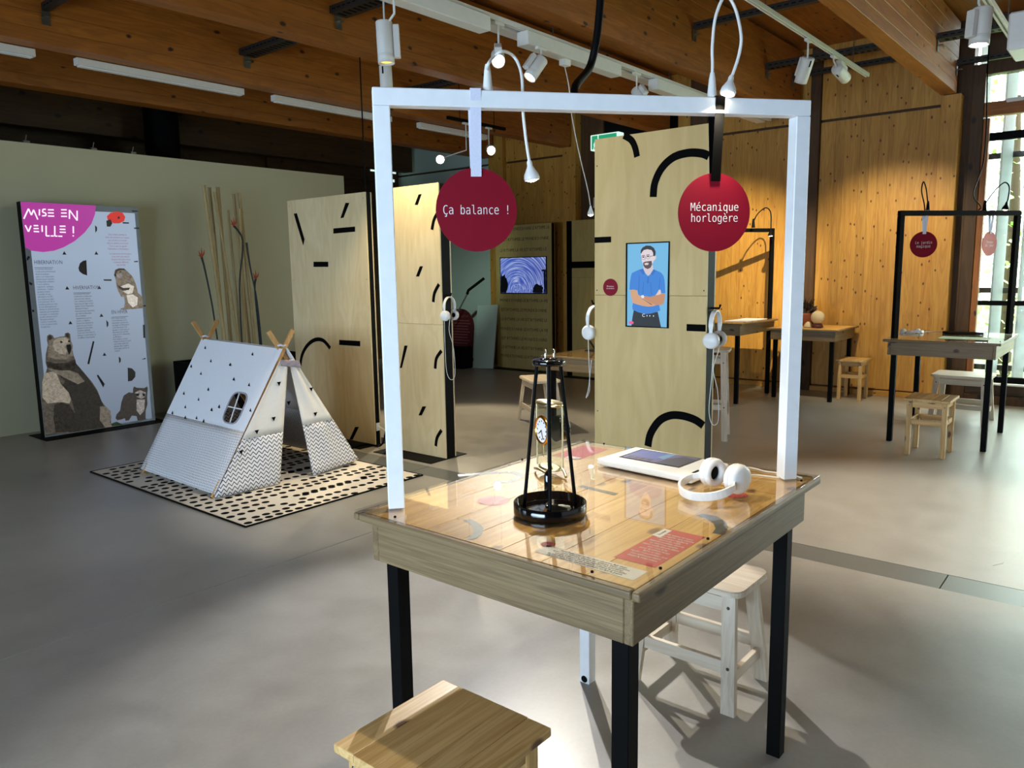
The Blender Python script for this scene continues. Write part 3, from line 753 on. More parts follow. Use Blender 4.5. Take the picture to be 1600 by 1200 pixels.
splay_stool('pale stool half hidden behind the right edge of the man panel', 6.36, 2.98, R(20), 1, .80, .36, .30, .05)

# ================================================================ DISPLAY PANELS
def panel_body(t, x, y0, y1, th, zt, seams, plate, mat='plyZ'):
    mesh_obj('base_plate', MB().box((plate[0], y0-.005, 0), (plate[1], y1+.005, .006), .001), 'black', t, True)
    mesh_obj('side_frame', MB().box((x+.0125, y0, .0065), (x+th-.0125, y1, zt-.003), .001), 'black', t, True)
    zs = [.008]+seams+[zt]
    for i in range(len(zs)-1):
        mesh_obj('face_board', MB().box((x, y0, zs[i]+.0008), (x+.012, y1, zs[i+1]-.0008), .0006), mat, t, True)
        mesh_obj('back_board', MB().box((x+th-.012, y0, zs[i]+.0008), (x+th, y1, zs[i+1]-.0008), .0006), mat, t, True)
def tapes(t, x, polys):
    for p in polys: decal('tape', p, FX(x), 'tape', t)
def para4(p0, p1, w):
    return band([p0, p1], w)
# the panel with the man
X1 = 3.58
P_man = thing('display_panel', 'tall plywood panel with a portrait screen of a man', 'panel', (X1, 2.03, 0), 0, 'freestanding plywood panels')
M['ply_warm_lit'] = wood('plywood_warm_lit', (208, 182, 124), (194, 166, 106), (150, 118, 76), 'Z', 4, .0, .5, 1.6, .03, .03)  # same plywood made darker and warmer, warm light put into the colour
panel_body(P_man, X1, 1.70, 2.36, .10, 2.19, [1.364], (3.42, 3.84), 'ply_warm_lit')
tapes(P_man, X1, [[(2.36, 1.676), (2.255, 1.676), (2.255, 1.645), (2.36, 1.645)], [(1.805, 1.222), (1.701, 1.222), (1.701, 1.187), (1.805, 1.187)],
    arcpoly(2.27, 2.07, .150, .185, R(150), R(211))if False else band(smooth([(2.179, 2.1885), (2.135, 2.16), (2.112, 2.12), (2.10, 2.073)], 5), .034),
    band(smooth([(2.004, 1.864), (1.995, 1.935), (1.955, 2.005), (1.89, 2.05), (1.81, 2.062), (1.74, 2.052), (1.703, 2.035)], 5), .040),
    band(smooth([(2.02, .56), (2.005, .63), (1.955, .705), (1.89, .742), (1.82, .748), (1.75, .735), (1.703, .71)], 5), .042)])
for y, z in ((2.345, 1.39), (1.715, 1.39), (2.345, 2.05), (2.34, .72), (1.72, .70)):
    mesh_obj('screw', MB().lathe([(.004, 0), (.002, .0008)], 8, at((X1-.0002, y, z), (-1, 0, 0))), 'darktape', P_man, True)
d_ = tag(mesh_obj('round_label', MB().prism(ell(2.258, 1.406, .046, .046), FX(X1), .0008, .002), 'red'), 'small red disc label left of the portrait screen', 'sign')
text('lettering', 'Mécanicien\ndes montres', .011, TX(X1-.0031, 2.258, 1.406), 'paper', d_, 'CENTER', .9, 1.0, 1)
scr = tag(mesh_obj('wall_screen', MB().box((X1-.006, 1.905, 1.197), (X1-.0008, 2.161, 1.638), .001), 'black'), 'portrait screen showing a man in a blue polo shirt with folded arms', 'screen')
def em(n, c, s=.85):
    M[n] = emit(n, c, s); return n
def PM(pts):
    # picture units (510 wide, 1046 high, slightly keystoned drawing) -> the screen rectangle
    o = []
    for a, b in pts:
        u = (a-188+.019*(b-82))/510; v = (b-82+.0196*(a-188))/1050
        o.append((2.150-.240*min(max(u, 0), 1), 1.632-.430*min(max(v, 0), 1)))
    return o
SF = FX(X1-.006)
def scrn(name, pts, mat, off): decal(name, pts, SF, mat, scr, off, .0001)
scrn('picture', PM([(188, 82), (698, 72), (668, 1138), (168, 1128)]), em('screen_sky', (118, 192, 236)), .0002)
scrn('picture_trousers', PM([(258, 925), (330, 950), (400, 962), (480, 955), (560, 932), (575, 1000), (600, 1134), (226, 1129), (240, 1020)]), em('screen_black', (10, 10, 14)), .0003)
scrn('picture_neck', PM([(388, 360), (505, 350), (512, 410), (490, 450), (455, 490), (415, 450), (388, 405)]), em('screen_neck', (222, 206, 212)), .0004)
scrn('picture_shirt', PM([(240, 450), (290, 425), (335, 405), (385, 392), (405, 450), (442, 490), (480, 455), (512, 400), (560, 420), (605, 442), (635, 480), (648, 540), (656, 690), (640, 700), (575, 690), (560, 720), (580, 850), (592, 915), (545, 935), (480, 958), (400, 968), (320, 950), (245, 920), (240, 880), (250, 830), (320, 740), (310, 670), (205, 662), (212, 580), (225, 500)]), em('screen_blue', (52, 132, 222)), .0005)
scrn('picture_collar', PM([(385, 392), (408, 452), (380, 470), (340, 410)]), em('screen_blue2', (38, 112, 204)), .0006)
scrn('picture_collar', PM([(512, 400), (478, 455), (500, 478), (545, 418)]), 'screen_blue2', .0006)
scrn('picture_placket', PM([(438, 490), (452, 490), (452, 575), (430, 580)]), 'screen_blue2', .0006)
for q in ([(330, 480), (338, 480), (330, 700), (318, 690)], [(590, 500), (598, 500), (585, 640), (575, 640)], [(470, 560), (478, 560), (492, 720), (482, 720)], [(385, 560), (392, 560), (380, 720), (370, 720)]):
    scrn('picture_fold', PM(q), 'screen_blue2', .0006)
scrn('picture_forearm', PM([(214, 668), (255, 660), (302, 668), (312, 722), (360, 745), (430, 790), (490, 825), (545, 850), (500, 866), (440, 872), (370, 865), (300, 848), (248, 832), (228, 760)]), em('screen_skin', (222, 166, 122)), .0007)
scrn('picture_forearm', PM([(652, 700), (648, 770), (632, 830), (600, 846), (540, 848), (480, 825), (420, 790), (385, 762), (405, 738), (470, 748), (530, 728), (560, 700), (600, 705)]), em('screen_skin2', (206, 144, 100)), .0008)
scrn('picture_hand', PM([(536, 725), (560, 690), (580, 655), (598, 655), (604, 690), (596, 712), (560, 722)]), em('screen_pale', (240, 212, 202)), .0009)
scrn('picture_watch', PM([(352, 735), (385, 726), (398, 750), (385, 766), (362, 768)]), em('screen_white', (238, 240, 246)), .0010)
scrn('picture_strap', PM([(352, 762), (365, 768), (500, 848), (480, 846)]), 'screen_black', .0010)
scrn('picture_ear', PM([(522, 232), (546, 236), (545, 268), (522, 292)]), 'screen_pale', .0006)
scrn('picture_face', PM([(358, 195), (380, 158), (450, 142), (505, 158), (530, 195), (533, 240), (520, 290), (495, 345), (440, 395), (398, 372), (376, 320), (362, 262)]), em('screen_face', (236, 222, 226)), .0007)
scrn('picture_hair', PM([(355, 195), (358, 160), (380, 128), (425, 104), (480, 108), (520, 135), (541, 180), (540, 215), (528, 240), (512, 232), (510, 195), (492, 162), (440, 150), (395, 160), (372, 185), (364, 205)]), em('screen_hair', (34, 24, 26)), .0008)
scrn('picture_beard', PM([(384, 318), (410, 305), (450, 300), (490, 295), (497, 335), (478, 380), (440, 398), (405, 382), (388, 350)]), em('screen_beard', (84, 66, 66)), .0008)
scrn('picture_mouth', PM([(398, 330), (425, 318), (455, 322), (448, 345), (412, 350)]), 'screen_pale', .0009)
for ex, ey in ((388, 248), (446, 240)):
    scrn('picture_eye', PM(ell(ex, ey, 15, 8, 10)), 'screen_hair', .0009)
    scrn('picture_glasses', PM(arcpoly(ex, ey+6, 24, 27, 0, 2*PI*.999, 18)), 'screen_beard', .0010)
    scrn('picture_brow', PM([(ex-18, ey-20), (ex+16, ey-26), (ex+18, ey-18), (ex-16, ey-13)]), 'screen_hair', .0009)
scrn('picture_glasses', PM([(470, 236), (525, 228), (525, 234), (470, 242)]), 'screen_beard', .0010)
scrn('picture_nose', PM([(412, 250), (420, 250), (416, 292), (398, 294)]), 'screen_neck', .0009)
scrn('picture_buckle', PM(arcpoly(385, 985, 14, 20, R(40), R(320), 14)), 'screen_white', .0006)
for bx in (427, 462, 508):
    scrn('picture_stud', PM(ell(bx, 988, 6, 10, 8)), 'screen_white', .0006)
scrn('picture_tag', PM([(192, 1078), (200, 1070), (248, 1072), (256, 1082), (252, 1100), (230, 1108), (196, 1102)]), em('screen_pink', (255, 86, 150)), .0006)

# the two panels on the left
P_l = thing('display_panel', 'broad plywood panel with black tape marks directly behind the tent', 'panel', (4.35, 5.72, 0), 0, 'freestanding plywood panels')
panel_body(P_l, 4.35, 5.165, 6.275, .07, 2.18, [], (4.17, 4.60))
tapes(P_l, 4.35, [[(6.18,2.058),(6.131,2.06),(6.035,1.819),(6.06,1.762)],[(5.424,2.106),(5.372,2.102),(5.459,1.983),(5.503,1.98)],[(5.607,1.898),(5.31,1.9),(5.313,1.857),(5.611,1.853)],[(5.918,1.614),(5.703,1.61),(5.706,1.565),(5.922,1.568)],[(5.601,0.915),(5.309,0.917),(5.312,0.871),(5.605,0.869)],[(5.432,0.138),(5.379,0.144),(5.477,0.014),(5.523,0.009)]]
    +[band(smooth([(6.213,0.631),(6.172,0.744),(6.084,0.839),(5.96,0.899),(5.835,0.899),(5.737,0.833)], 5), .036)])
for y, z in ((6.25, 2.13), (5.19, 2.13), (6.24, 1.45), (5.19, 1.45)):
    mesh_obj('screw', MB().lathe([(.004, 0), (.002, .0008)], 8, at((4.35-.0002, y, z), (-1, 0, 0))), 'darktape', P_l, True)
P_s = thing('display_panel', 'narrow plywood panel with headphones on its right edge, behind the white frame post', 'panel', (4.35, 4.65, 0), 0, 'freestanding plywood panels')
panel_body(P_s, 4.35, 4.30, 4.98, .12, 2.185, [1.09], (4.172, 4.592))
tapes(P_s, 4.35, [[(4.52,2.11),(4.484,2.112),(4.531,2.031),(4.567,2.034)],[(4.532,1.551),(4.495,1.551),(4.543,1.47),(4.58,1.471)],[(4.555,0.412),(4.51,0.417),(4.566,0.336),(4.604,0.332)],[(4.745,0.905),(4.706,0.907),(4.786,0.715),(4.81,0.713)]]
    +[band(smooth(q, 5), .030) for q in [[(4.382,1.831),(4.358,1.903),(4.314,1.959)],[(4.392,1.268),(4.375,1.339),(4.322,1.409)],[(4.393,0.736),(4.375,0.82),(4.315,0.885)],[(4.413,0.097),(4.395,0.169),(4.341,0.239)]]])
# panel with sentences and the star-trail screen
P_t = thing('display_panel', 'plywood panel covered in rows of lettering around a star-trail screen', 'panel', (9.25, 7.4, 0), 0, 'freestanding plywood panels')
M['ply_t'] = wood('aged_plywood', (182, 162, 100), (168, 148, 86), (110, 92, 54), 'Z', 4, .0, .6, 1.6, .02)
panel_body(P_t, 9.20, 6.82, 7.89, .09, 2.19, [], (9.02, 9.46), 'ply_t')
rows = [(359, 'RYTHMÉE LE MONDE DONNE LE RYTHME LA'), (375, 'VIE EST RYTHMÉE LE MONDE DONNE'), (391.5, 'LE RYTHME LA VIE EST RYTHMÉE LE'), (470, 'MONDE DONNE LE RYTHME LA VIE'), (485, 'EST RYTHMÉE LE MONDE DONNE'),
        (500, 'LE RYTHME LA VIE EST RYTHMÉE LE'), (515.5, 'MONDE DONNE LE RYTHME LA VIE'), (530.6, 'EST RYTHMÉE LE MONDE DONNE'), (545, 'LE RYTHME LA VIE EST RYTHMÉE LE'), (559, 'MONDE DONNE LE RYTHME LA VIE')]
M['engrave'] = plain('burnt_engraving', (52, 40, 20), .8)
for py, s_ in rows:
    z = 1.714-(py-402)*.00967
    text('lettering', s_, .066, TX(9.1996, 7.355, z), 'engrave', P_t, 'CENTER', .98*30/max(30, len(s_)*1.0)*.9, 1, 1)
st = tag(mesh_obj('wall_screen', MB().box((9.188, 6.90, 1.160), (9.1992, 7.80, 1.712), .002), 'black'), 'landscape screen showing blue star trails, far back', 'screen')
mesh_obj('picture', MB().prism([(6.915, 1.175), (7.785, 1.175), (7.785, 1.70), (6.915, 1.70)], FX(9.188), .0004, .0004), startrails('star_trails', 7.46, 1.23), st, True)
def tree_sil(pts): decal('picture_tree', pts, FX(9.188), em('screen_night', (4, 6, 12)), st, .0009, .0003)
r2 = random.Random(5)
def blob(cy, cz, ry, rz, n=22): return [(cy+ry*math.cos(2*PI*i/n)*r2.uniform(.7, 1.15), cz+rz*math.sin(2*PI*i/n)*r2.uniform(.7, 1.15)) for i in range(n)]
tree_sil([(max(6.916, min(7.784, a)), max(1.176, b)) for a, b in blob(7.735, 1.28, .09, .20)])
tree_sil([(max(6.916, min(7.784, a)), max(1.176, b)) for a, b in blob(7.06, 1.22, .12, .10)])
tree_sil([(6.916, 1.176), (6.95, 1.176), (6.955, 1.49), (6.99, 1.495), (6.99, 1.52), (6.916, 1.52)])
# rotated panel between columns
P_r = thing('display_panel', 'plywood panel with a black left edge behind the half-hidden table', 'panel', (9.0, 6.20, 0), 0, 'freestanding plywood panels')
def rotp(t, x, y1, w, zt):
    panel_body(t, x, y1-w, y1, .09, zt, [1.40], (x-.15, x+.25), 'ply_t')
    tapes(t, x, [[(y1, 1.62), (y1-w+.02, 1.62), (y1-w+.02, 1.53), (y1, 1.53)]])
rotp(P_r, 8.98, 6.39, .9, 2.185)
mesh_obj('tape', MB().prism([(6.389, .01), (6.30, .01), (6.30, 2.18), (6.389, 2.18)], FX(8.98), .0004, .0006), 'tape', P_r, True)

# ---------------------------------------------------------------- the backlit board by the white partition
LBX0, LBX1, LBY = 2.711, 3.771, 8.0
LB = thing('light_box', 'backlit exhibition board with a bear, marmot, ladybird and raccoon print', 'board', (3.24, 8.05, 0))
mesh_obj('base_plate', MB().box((2.66, 7.83, 0), (3.83, 8.27, .006), .001), 'black', LB, True)
mesh_obj('frame', MB().box((LBX0-.002, LBY+.004, .0065), (LBX0+.03, LBY+.098, 2.20), .002).box((LBX1-.03, LBY+.004, .0065), (LBX1, LBY+.098, 2.20), .002)
         .box((LBX0+.031, LBY+.004, .0065), (LBX1-.031, LBY+.098, .03)).box((LBX0+.031, LBY+.004, 2.17), (LBX1-.031, LBY+.098, 2.20))
         .box((LBX0+.031, LBY+.09, .031), (LBX1-.031, LBY+.098, 2.169)), 'black', LB, True)
M['lb_edge'] = plain('printed_textile', (150, 158, 160), .8)
mesh_obj('textile_border', MB().box((LBX0-.001, LBY+.001, .008), (LBX1, LBY+.0035, 2.199)), 'lb_edge', LB, True)
LF = FY(LBY)
em('lb_white', (170, 188, 212), .72); em('lb_magenta', (178, 60, 158), .9); em('lb_dim', (122, 136, 152), .55)
def lbd(name, pts, mat, off=.0006, label=None):
    pts = [(min(max(a, LBX0+.002), LBX1-.002), min(max(b, .012), 2.196)) for a, b in pts]
    return decal(name, pts, LF, mat, LB, off-.001, .0004, label)
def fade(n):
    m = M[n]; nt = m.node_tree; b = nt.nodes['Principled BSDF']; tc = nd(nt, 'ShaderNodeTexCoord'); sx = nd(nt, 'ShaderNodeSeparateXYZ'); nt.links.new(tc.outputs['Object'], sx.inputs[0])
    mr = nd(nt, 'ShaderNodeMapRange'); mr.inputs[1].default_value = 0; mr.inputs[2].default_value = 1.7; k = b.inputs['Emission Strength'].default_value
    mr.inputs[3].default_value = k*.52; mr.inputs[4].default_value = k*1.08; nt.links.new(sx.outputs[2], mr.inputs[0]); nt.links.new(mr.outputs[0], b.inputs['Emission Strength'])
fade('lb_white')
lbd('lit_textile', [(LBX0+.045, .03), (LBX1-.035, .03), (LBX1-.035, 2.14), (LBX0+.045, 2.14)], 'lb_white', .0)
def arcpts(cx, cz, r, a0, a1, n=24): return [(cx+r*math.cos(R(a0+(a1-a0)*i/n)), cz+r*math.sin(R(a0+(a1-a0)*i/n))) for i in range(n+1)]
lbd('title_disc', [(2.7, 2.2)]+[(2.659,2.2),(3.365,2.206),(3.351,2.115),(3.31,2.021),(3.238,1.933),(3.143,1.852),(3.039,1.792),(2.951,1.758),(2.855,1.745),(2.763,1.756),(2.672,1.784)], 'lb_magenta', .0008, 'magenta quarter disc in the top corner')
st_ = [[(172, 655), (205, 582), (226, 628), (242, 590), (272, 660)], [(284, 586), (284, 631)], [(330, 586), (309, 587), (306, 606), (331, 614), (331, 632), (303, 634)], [(345, 590), (388, 590)], [(345, 612), (388, 613)], [(345, 635), (391, 636)],
       [(440, 590), (481, 590)], [(440, 613), (481, 613)], [(440, 637), (483, 637)], [(500, 656), (501, 591), (556, 667), (556, 596)],
       [(182, 700), (205, 748), (223, 704)], [(242, 704), (276, 704)], [(242, 725), (279, 725)], [(242, 746), (282, 748)], [(303, 702), (304, 749)], [(332, 704), (333, 778), (358, 778)], [(365, 778), (388, 779)], [(394, 706), (395, 779), (415, 780)], [(420, 780), (450, 781)],
       [(430, 708), (472, 708)], [(430, 730), (472, 731)], [(430, 751), (475, 752)], [(528, 708), (529, 760)], [(528, 773), (528, 782)]]
STK = [(2.724,2.043),(2.771,2.136),(2.789,2.079),(2.812,2.128),(2.839,2.041),(2.862,2.135),(2.856,2.079),(2.916,2.138),(2.891,2.136),(2.885,2.111),(2.913,2.103),(2.911,2.08),(2.878,2.076),(2.933,2.134),(2.984,2.136),(2.93,2.106),(2.981,2.107),(2.928,2.077),(2.982,2.078),(3.047,2.14),(3.097,2.142),(3.044,2.11),(3.094,2.112),(3.041,2.079),(3.094,2.081),(3.113,2.058),(3.121,2.142),(3.181,2.046),(3.189,2.139),(2.73,1.987),(2.751,1.928),(2.777,1.984),(2.799,1.985),(2.838,1.986),(2.796,1.958),(2.839,1.96),(2.794,1.932),(2.84,1.931),(2.87,1.99),(2.866,1.93),(2.904,1.988),(2.896,1.894),(2.926,1.895),(2.934,1.895),(2.962,1.895),(2.978,1.988),(2.97,1.895),(2.994,1.894),(3.0,1.894),(3.036,1.894),(3.021,1.987),(3.072,1.989),(3.018,1.959),(3.069,1.959),(3.016,1.932),(3.07,1.932),(3.141,1.991),(3.136,1.924),(3.133,1.907),(3.132,1.895)]
em('lb_title', (255, 236, 255), 1.1)
mb = MB(); i = 0
for s_ in st_:
    q = STK[i:i+len(s_)]; i += len(s_)
    for a, b in zip(q, q[1:]): mb.prism(band([a, b], .012), LF, .0006, .0004)
mesh_obj('title_lettering', mb, 'lb_title', LB, True)
def fur(n, c1, c2, s, sc=40):
    m, nt, b = newmat(n); tc = nd(nt, 'ShaderNodeTexCoord'); nz = nd(nt, 'ShaderNodeTexNoise'); nz.inputs['Scale'].default_value = sc; nz.inputs['Detail'].default_value = 6; nz.inputs['Distortion'].default_value = 1
    nt.links.new(tc.outputs['Object'], nz.inputs['Vector'])
    mr = nd(nt, 'ShaderNodeMapRange'); mr.inputs[1].default_value = .35; mr.inputs[2].default_value = .65; nt.links.new(nz.outputs[0], mr.inputs[0])
    col = mixc(nt, mr.outputs[0], L4(c1), L4(c2)); b.inputs['Base Color'].default_value = (.01, .01, .01, 1)
    nt.links.new(col, b.inputs['Emission Color']); b.inputs['Emission Strength'].default_value = s; M[n] = m; return n
fur('fur_bear_mid', (92, 86, 76), (128, 120, 106), .8); fur('fur_bear', (62, 58, 52), (92, 86, 76), .8); fur('fur_bear_light', (124, 116, 102), (164, 156, 142), .85); fur('fur_bear_dark', (30, 28, 24), (54, 50, 44), .8)
fur('fur_marmot', (96, 86, 74), (138, 126, 110), .9); fur('fur_marmot_light', (190, 182, 168), (226, 220, 210), .9, 60)
fur('fur_racc', (40, 36, 34), (66, 60, 56), .8, 60); fur('fur_racc_light', (110, 106, 102), (170, 166, 162), .8, 60); fur('grass_print', (16, 26, 16), (44, 66, 36), .8, 60)
em('ink', (12, 12, 16), 1.0); em('ladybird_red', (206, 44, 34), .9); em('ink_pink', (150, 84, 120), .8); em('ink_grey', (60, 62, 84), .8)
lbd('grass', [(2.672,0.485),(2.706,0.474),(2.706,0.162),(2.757,0.187),(2.848,0.125),(2.961,0.134),(3.059,0.091),(3.189,0.084),(3.305,0.036),(3.374,0.054),(3.439,0.007),(3.451,-0.024),(2.681,0.025),(2.637,0.033)], 'grass_print', .0008)
lbd('bear', [(2.816,0.883),(2.812,0.929),(2.817,0.965),(2.84,0.98),(2.866,0.967),(2.877,0.937),(2.925,0.95),(2.969,0.952),(2.974,0.978),(3.002,0.986),(3.02,0.969),(3.019,0.934),(3.021,0.902),(3.033,0.856),(3.026,0.816),(3.033,0.757),(3.046,0.706),(3.047,0.665),(3.107,0.591),(3.175,0.487),(3.219,0.398),(3.249,0.282),(3.283,0.221),(3.325,0.173),(3.327,0.101),(3.31,0.061),(3.333,0.015),(3.32,-0.012),(2.925,0.014),(2.706,0.034),(2.684,0.149),(2.708,0.305),(2.718,0.436),(2.738,0.566),(2.776,0.627),(2.789,0.666),(2.78,0.719),(2.79,0.797)], 'fur_bear', .0010)
lbd('bear_chest', [(2.799,0.704),(2.898,0.663),(3.038,0.696),(3.107,0.591),(3.218,0.387),(3.28,0.182),(3.322,0.076),(3.315,-0.005),(2.925,0.019),(2.993,0.211),(2.965,0.379),(2.892,0.47),(2.934,0.519),(2.858,0.621)], 'fur_bear_dark', .0012)
lbd('bear_head', [(2.817,0.863),(2.825,0.922),(2.869,0.941),(2.924,0.947),(2.973,0.946),(3.009,0.925),(3.032,0.856),(3.024,0.816),(3.028,0.758),(2.966,0.73),(2.869,0.74),(2.805,0.772)], 'fur_bear_mid', .0011)
lbd('bear_face', [(2.871,0.922),(2.924,0.94),(2.978,0.94),(3.007,0.907),(3.01,0.876),(2.977,0.874),(2.965,0.851),(2.976,0.81),(2.957,0.774),(2.91,0.789),(2.872,0.824),(2.857,0.873)], 'fur_bear_light', .0012)
lbd('bear_neck', [(2.786,0.728),(2.865,0.7),(2.963,0.697),(3.04,0.723),(3.048,0.668),(2.983,0.641),(2.884,0.642),(2.796,0.67)], 'fur_bear_dark', .0012)
lbd('bear_shoulder', [(2.789,0.662),(2.895,0.63),(2.981,0.621),(3.053,0.586),(3.109,0.498),(3.043,0.478),(2.949,0.544),(2.856,0.608)], 'fur_bear_mid', .0013)
lbd('bear_foot', [(3.228,0.232),(3.284,0.224),(3.325,0.173),(3.329,0.097),(3.307,0.058),(3.33,0.011),(3.261,0.001),(3.216,0.093)], 'fur_bear_mid', .0013)
lbd('bear_arm', [(2.763,0.618),(2.858,0.628),(2.895,0.496),(2.955,0.408),(2.97,0.338),(2.951,0.3),(2.891,0.324),(2.83,0.328),(2.764,0.326),(2.722,0.392),(2.737,0.542)], 'fur_bear_light', .0013)
lbd('bear_knee', [(2.819,0.312),(2.879,0.321),(2.95,0.286),(2.997,0.183),(2.982,0.021),(2.804,0.04),(2.799,0.187)], 'fur_bear_dark', .0014)
lbd('bear_nose', [(2.976,0.866),(3.014,0.871),(3.019,0.849),(3.013,0.806),(2.992,0.768),(2.981,0.809)], 'ink', .0014)
lbd('bear_eye', [(2.947,0.897),(2.944,0.892),(2.937,0.889),(2.93,0.89),(2.924,0.894),(2.922,0.899),(2.925,0.905),(2.932,0.908),(2.939,0.907),(2.945,0.903)], 'ink', .0014); lbd('bear_eye', [(3.014,0.9),(3.011,0.895),(3.006,0.892),(3.0,0.892),(2.995,0.896),(2.994,0.902),(2.996,0.907),(3.002,0.91),(3.008,0.91),(3.012,0.906)], 'ink', .0014)
lbd('bear_ear', [(2.856,0.945),(2.853,0.935),(2.846,0.927),(2.838,0.925),(2.83,0.928),(2.824,0.937),(2.823,0.948),(2.826,0.959),(2.833,0.967),(2.842,0.969),(2.85,0.965),(2.855,0.957)], 'fur_bear_dark', .0013); lbd('bear_ear', [(3.012,0.959),(3.009,0.95),(3.003,0.944),(2.995,0.942),(2.988,0.945),(2.983,0.952),(2.982,0.961),(2.985,0.97),(2.991,0.977),(2.999,0.979),(3.006,0.976),(3.011,0.969)], 'fur_bear_dark', .0013)
lbd('raccoon', [(3.569,0.373),(3.581,0.388),(3.606,0.372),(3.682,0.359),(3.715,0.374),(3.719,0.348),(3.703,0.263),(3.702,0.189),(3.676,0.12),(3.67,0.043),(3.677,0.031),(3.625,0.028),(3.585,0.031),(3.579,0.079),(3.531,0.092),(3.499,0.048),(3.465,0.048),(3.459,0.076),(3.42,0.068),(3.384,0.067),(3.368,0.09),(3.381,0.127),(3.419,0.161),(3.44,0.244),(3.468,0.309),(3.523,0.336),(3.562,0.325)], 'fur_racc', .0010)
lbd('raccoon_face', [(3.582,0.325),(3.637,0.344),(3.695,0.311),(3.683,0.265),(3.644,0.252),(3.595,0.28)], 'fur_racc_light', .0012)
lbd('raccoon_mask', [(3.589,0.313),(3.629,0.313),(3.618,0.283),(3.59,0.287)], 'ink', .0014); lbd('raccoon_mask', [(3.657,0.31),(3.688,0.3),(3.683,0.271),(3.66,0.277)], 'ink', .0014)
lbd('raccoon_chest', [(3.594,0.251),(3.679,0.24),(3.662,0.125),(3.615,0.081),(3.584,0.137)], 'fur_racc_light', .0012)
lbd('marmot', [(3.483,1.547),(3.495,1.577),(3.535,1.592),(3.584,1.589),(3.613,1.56),(3.662,1.505),(3.688,1.423),(3.7,1.342),(3.728,1.317),(3.746,1.288),(3.743,1.184),(3.635,1.179),(3.52,1.178),(3.511,1.191),(3.548,1.196),(3.561,1.25),(3.559,1.306),(3.531,1.307),(3.507,1.361),(3.492,1.42),(3.492,1.476),(3.481,1.52)], 'fur_marmot', .0010)
lbd('marmot_belly', [(3.524,1.408),(3.609,1.438),(3.667,1.408),(3.645,1.341),(3.599,1.329),(3.551,1.363)], 'fur_marmot_light', .0012)
lbd('marmot_flank', [(3.583,1.322),(3.647,1.328),(3.696,1.293),(3.683,1.221),(3.636,1.195),(3.592,1.249)], 'fur_marmot_light', .0012)
lbd('marmot_arm', [(3.505,1.428),(3.557,1.395),(3.624,1.396),(3.613,1.374),(3.552,1.366),(3.513,1.396)], 'fur_racc', .0013)
lbd('marmot_cap', [(3.486,1.547),(3.498,1.575),(3.535,1.591),(3.583,1.587),(3.598,1.573),(3.557,1.573),(3.519,1.564),(3.497,1.536)], 'fur_racc', .0012)
lbd('marmot_cheek', [(3.497,1.529),(3.526,1.542),(3.559,1.522),(3.544,1.491),(3.511,1.491)], 'fur_racc_light', .0012)
lbd('marmot_eye', [(3.551,1.557),(3.548,1.553),(3.543,1.551),(3.537,1.553),(3.535,1.557),(3.538,1.562),(3.544,1.564),(3.549,1.562)], 'ink', .0014); lbd('marmot_nose', [(3.478,1.53),(3.495,1.545),(3.502,1.517),(3.486,1.507)], 'ink', .0014)
lbd('ladybird', [(3.461,2.098),(3.497,2.133),(3.56,2.149),(3.616,2.139),(3.639,2.099),(3.624,2.058),(3.575,2.034),(3.519,2.032),(3.49,2.052),(3.464,2.067)], 'ladybird_red', .0010)
lbd('ladybird_head', [(3.451,2.054),(3.492,2.071),(3.507,2.031),(3.486,1.999),(3.452,1.998)], 'ink', .0012); lbd('ladybird_spot', [(3.585,2.09),(3.582,2.082),(3.576,2.077),(3.569,2.076),(3.564,2.081),(3.563,2.089),(3.566,2.098),(3.572,2.103),(3.578,2.103),(3.583,2.099)], 'ink', .0012)
SH = [[(3.606,2.047),(3.671,2.047),(3.67,2.034),(3.61,2.033)], [(3.703,2.166),(3.775,2.167),(3.774,2.154),(3.718,2.153)], [(3.718,1.998),(3.779,2.0),(3.778,1.985),(3.716,1.985)], [(3.689,1.662),(3.728,1.665),(3.727,1.652),(3.688,1.652)], [(3.371,1.484),(3.451,1.483),(3.45,1.468),(3.381,1.47)],
      [(3.152,1.596),(3.17,1.642),(3.201,1.665),(3.231,1.671),(3.225,1.524),(3.183,1.54),(3.157,1.566)], [(3.341,2.007),(3.358,1.989),(3.356,1.958),(3.338,1.935)], [(3.365,1.084),(3.383,1.059),(3.38,1.027),(3.365,1.011)], [(3.454,0.711),(3.472,0.69),(3.47,0.657),(3.452,0.643)],
      [(3.532,0.589),(3.575,0.577),(3.606,0.536),(3.601,0.487),(3.564,0.45),(3.523,0.448)], [(3.22,0.885),(3.235,0.881),(3.167,0.662),(3.149,0.666)], [(3.226,0.544),(3.241,0.549),(3.295,0.449),(3.277,0.416)], [(3.723,1.014),(3.743,1.012),(3.737,0.877),(3.717,0.879)], [(3.74,1.213),(3.775,1.215),(3.774,1.199),(3.741,1.2)], [(3.685,0.661),(3.719,0.672),(3.725,0.658),(3.688,0.657)]]
for p in SH: lbd('print_shape', p, 'ink', .0008)
for p in [(3.039,1.737),(3.329,1.739),(3.034,1.408),(3.327,1.405),(3.323,1.132),(3.032,1.077),(3.318,0.745)]:
    lbd('print_triangle', [(p[0]-.018, p[1]-.014), (p[0]+.018, p[1]-.014), (p[0], p[1]+.018)], 'ink', .0008)
for q in ([(2.672,1.686),(2.69,1.673),(2.717,1.679),(2.735,1.705)], [(2.667,1.505),(2.697,1.476),(2.735,1.448)], [(2.672,1.176),(2.684,1.2),(2.705,1.208),(2.729,1.204)]):
    lbd('print_stroke', band(smooth(q, 4), .020), 'ink', .0009)
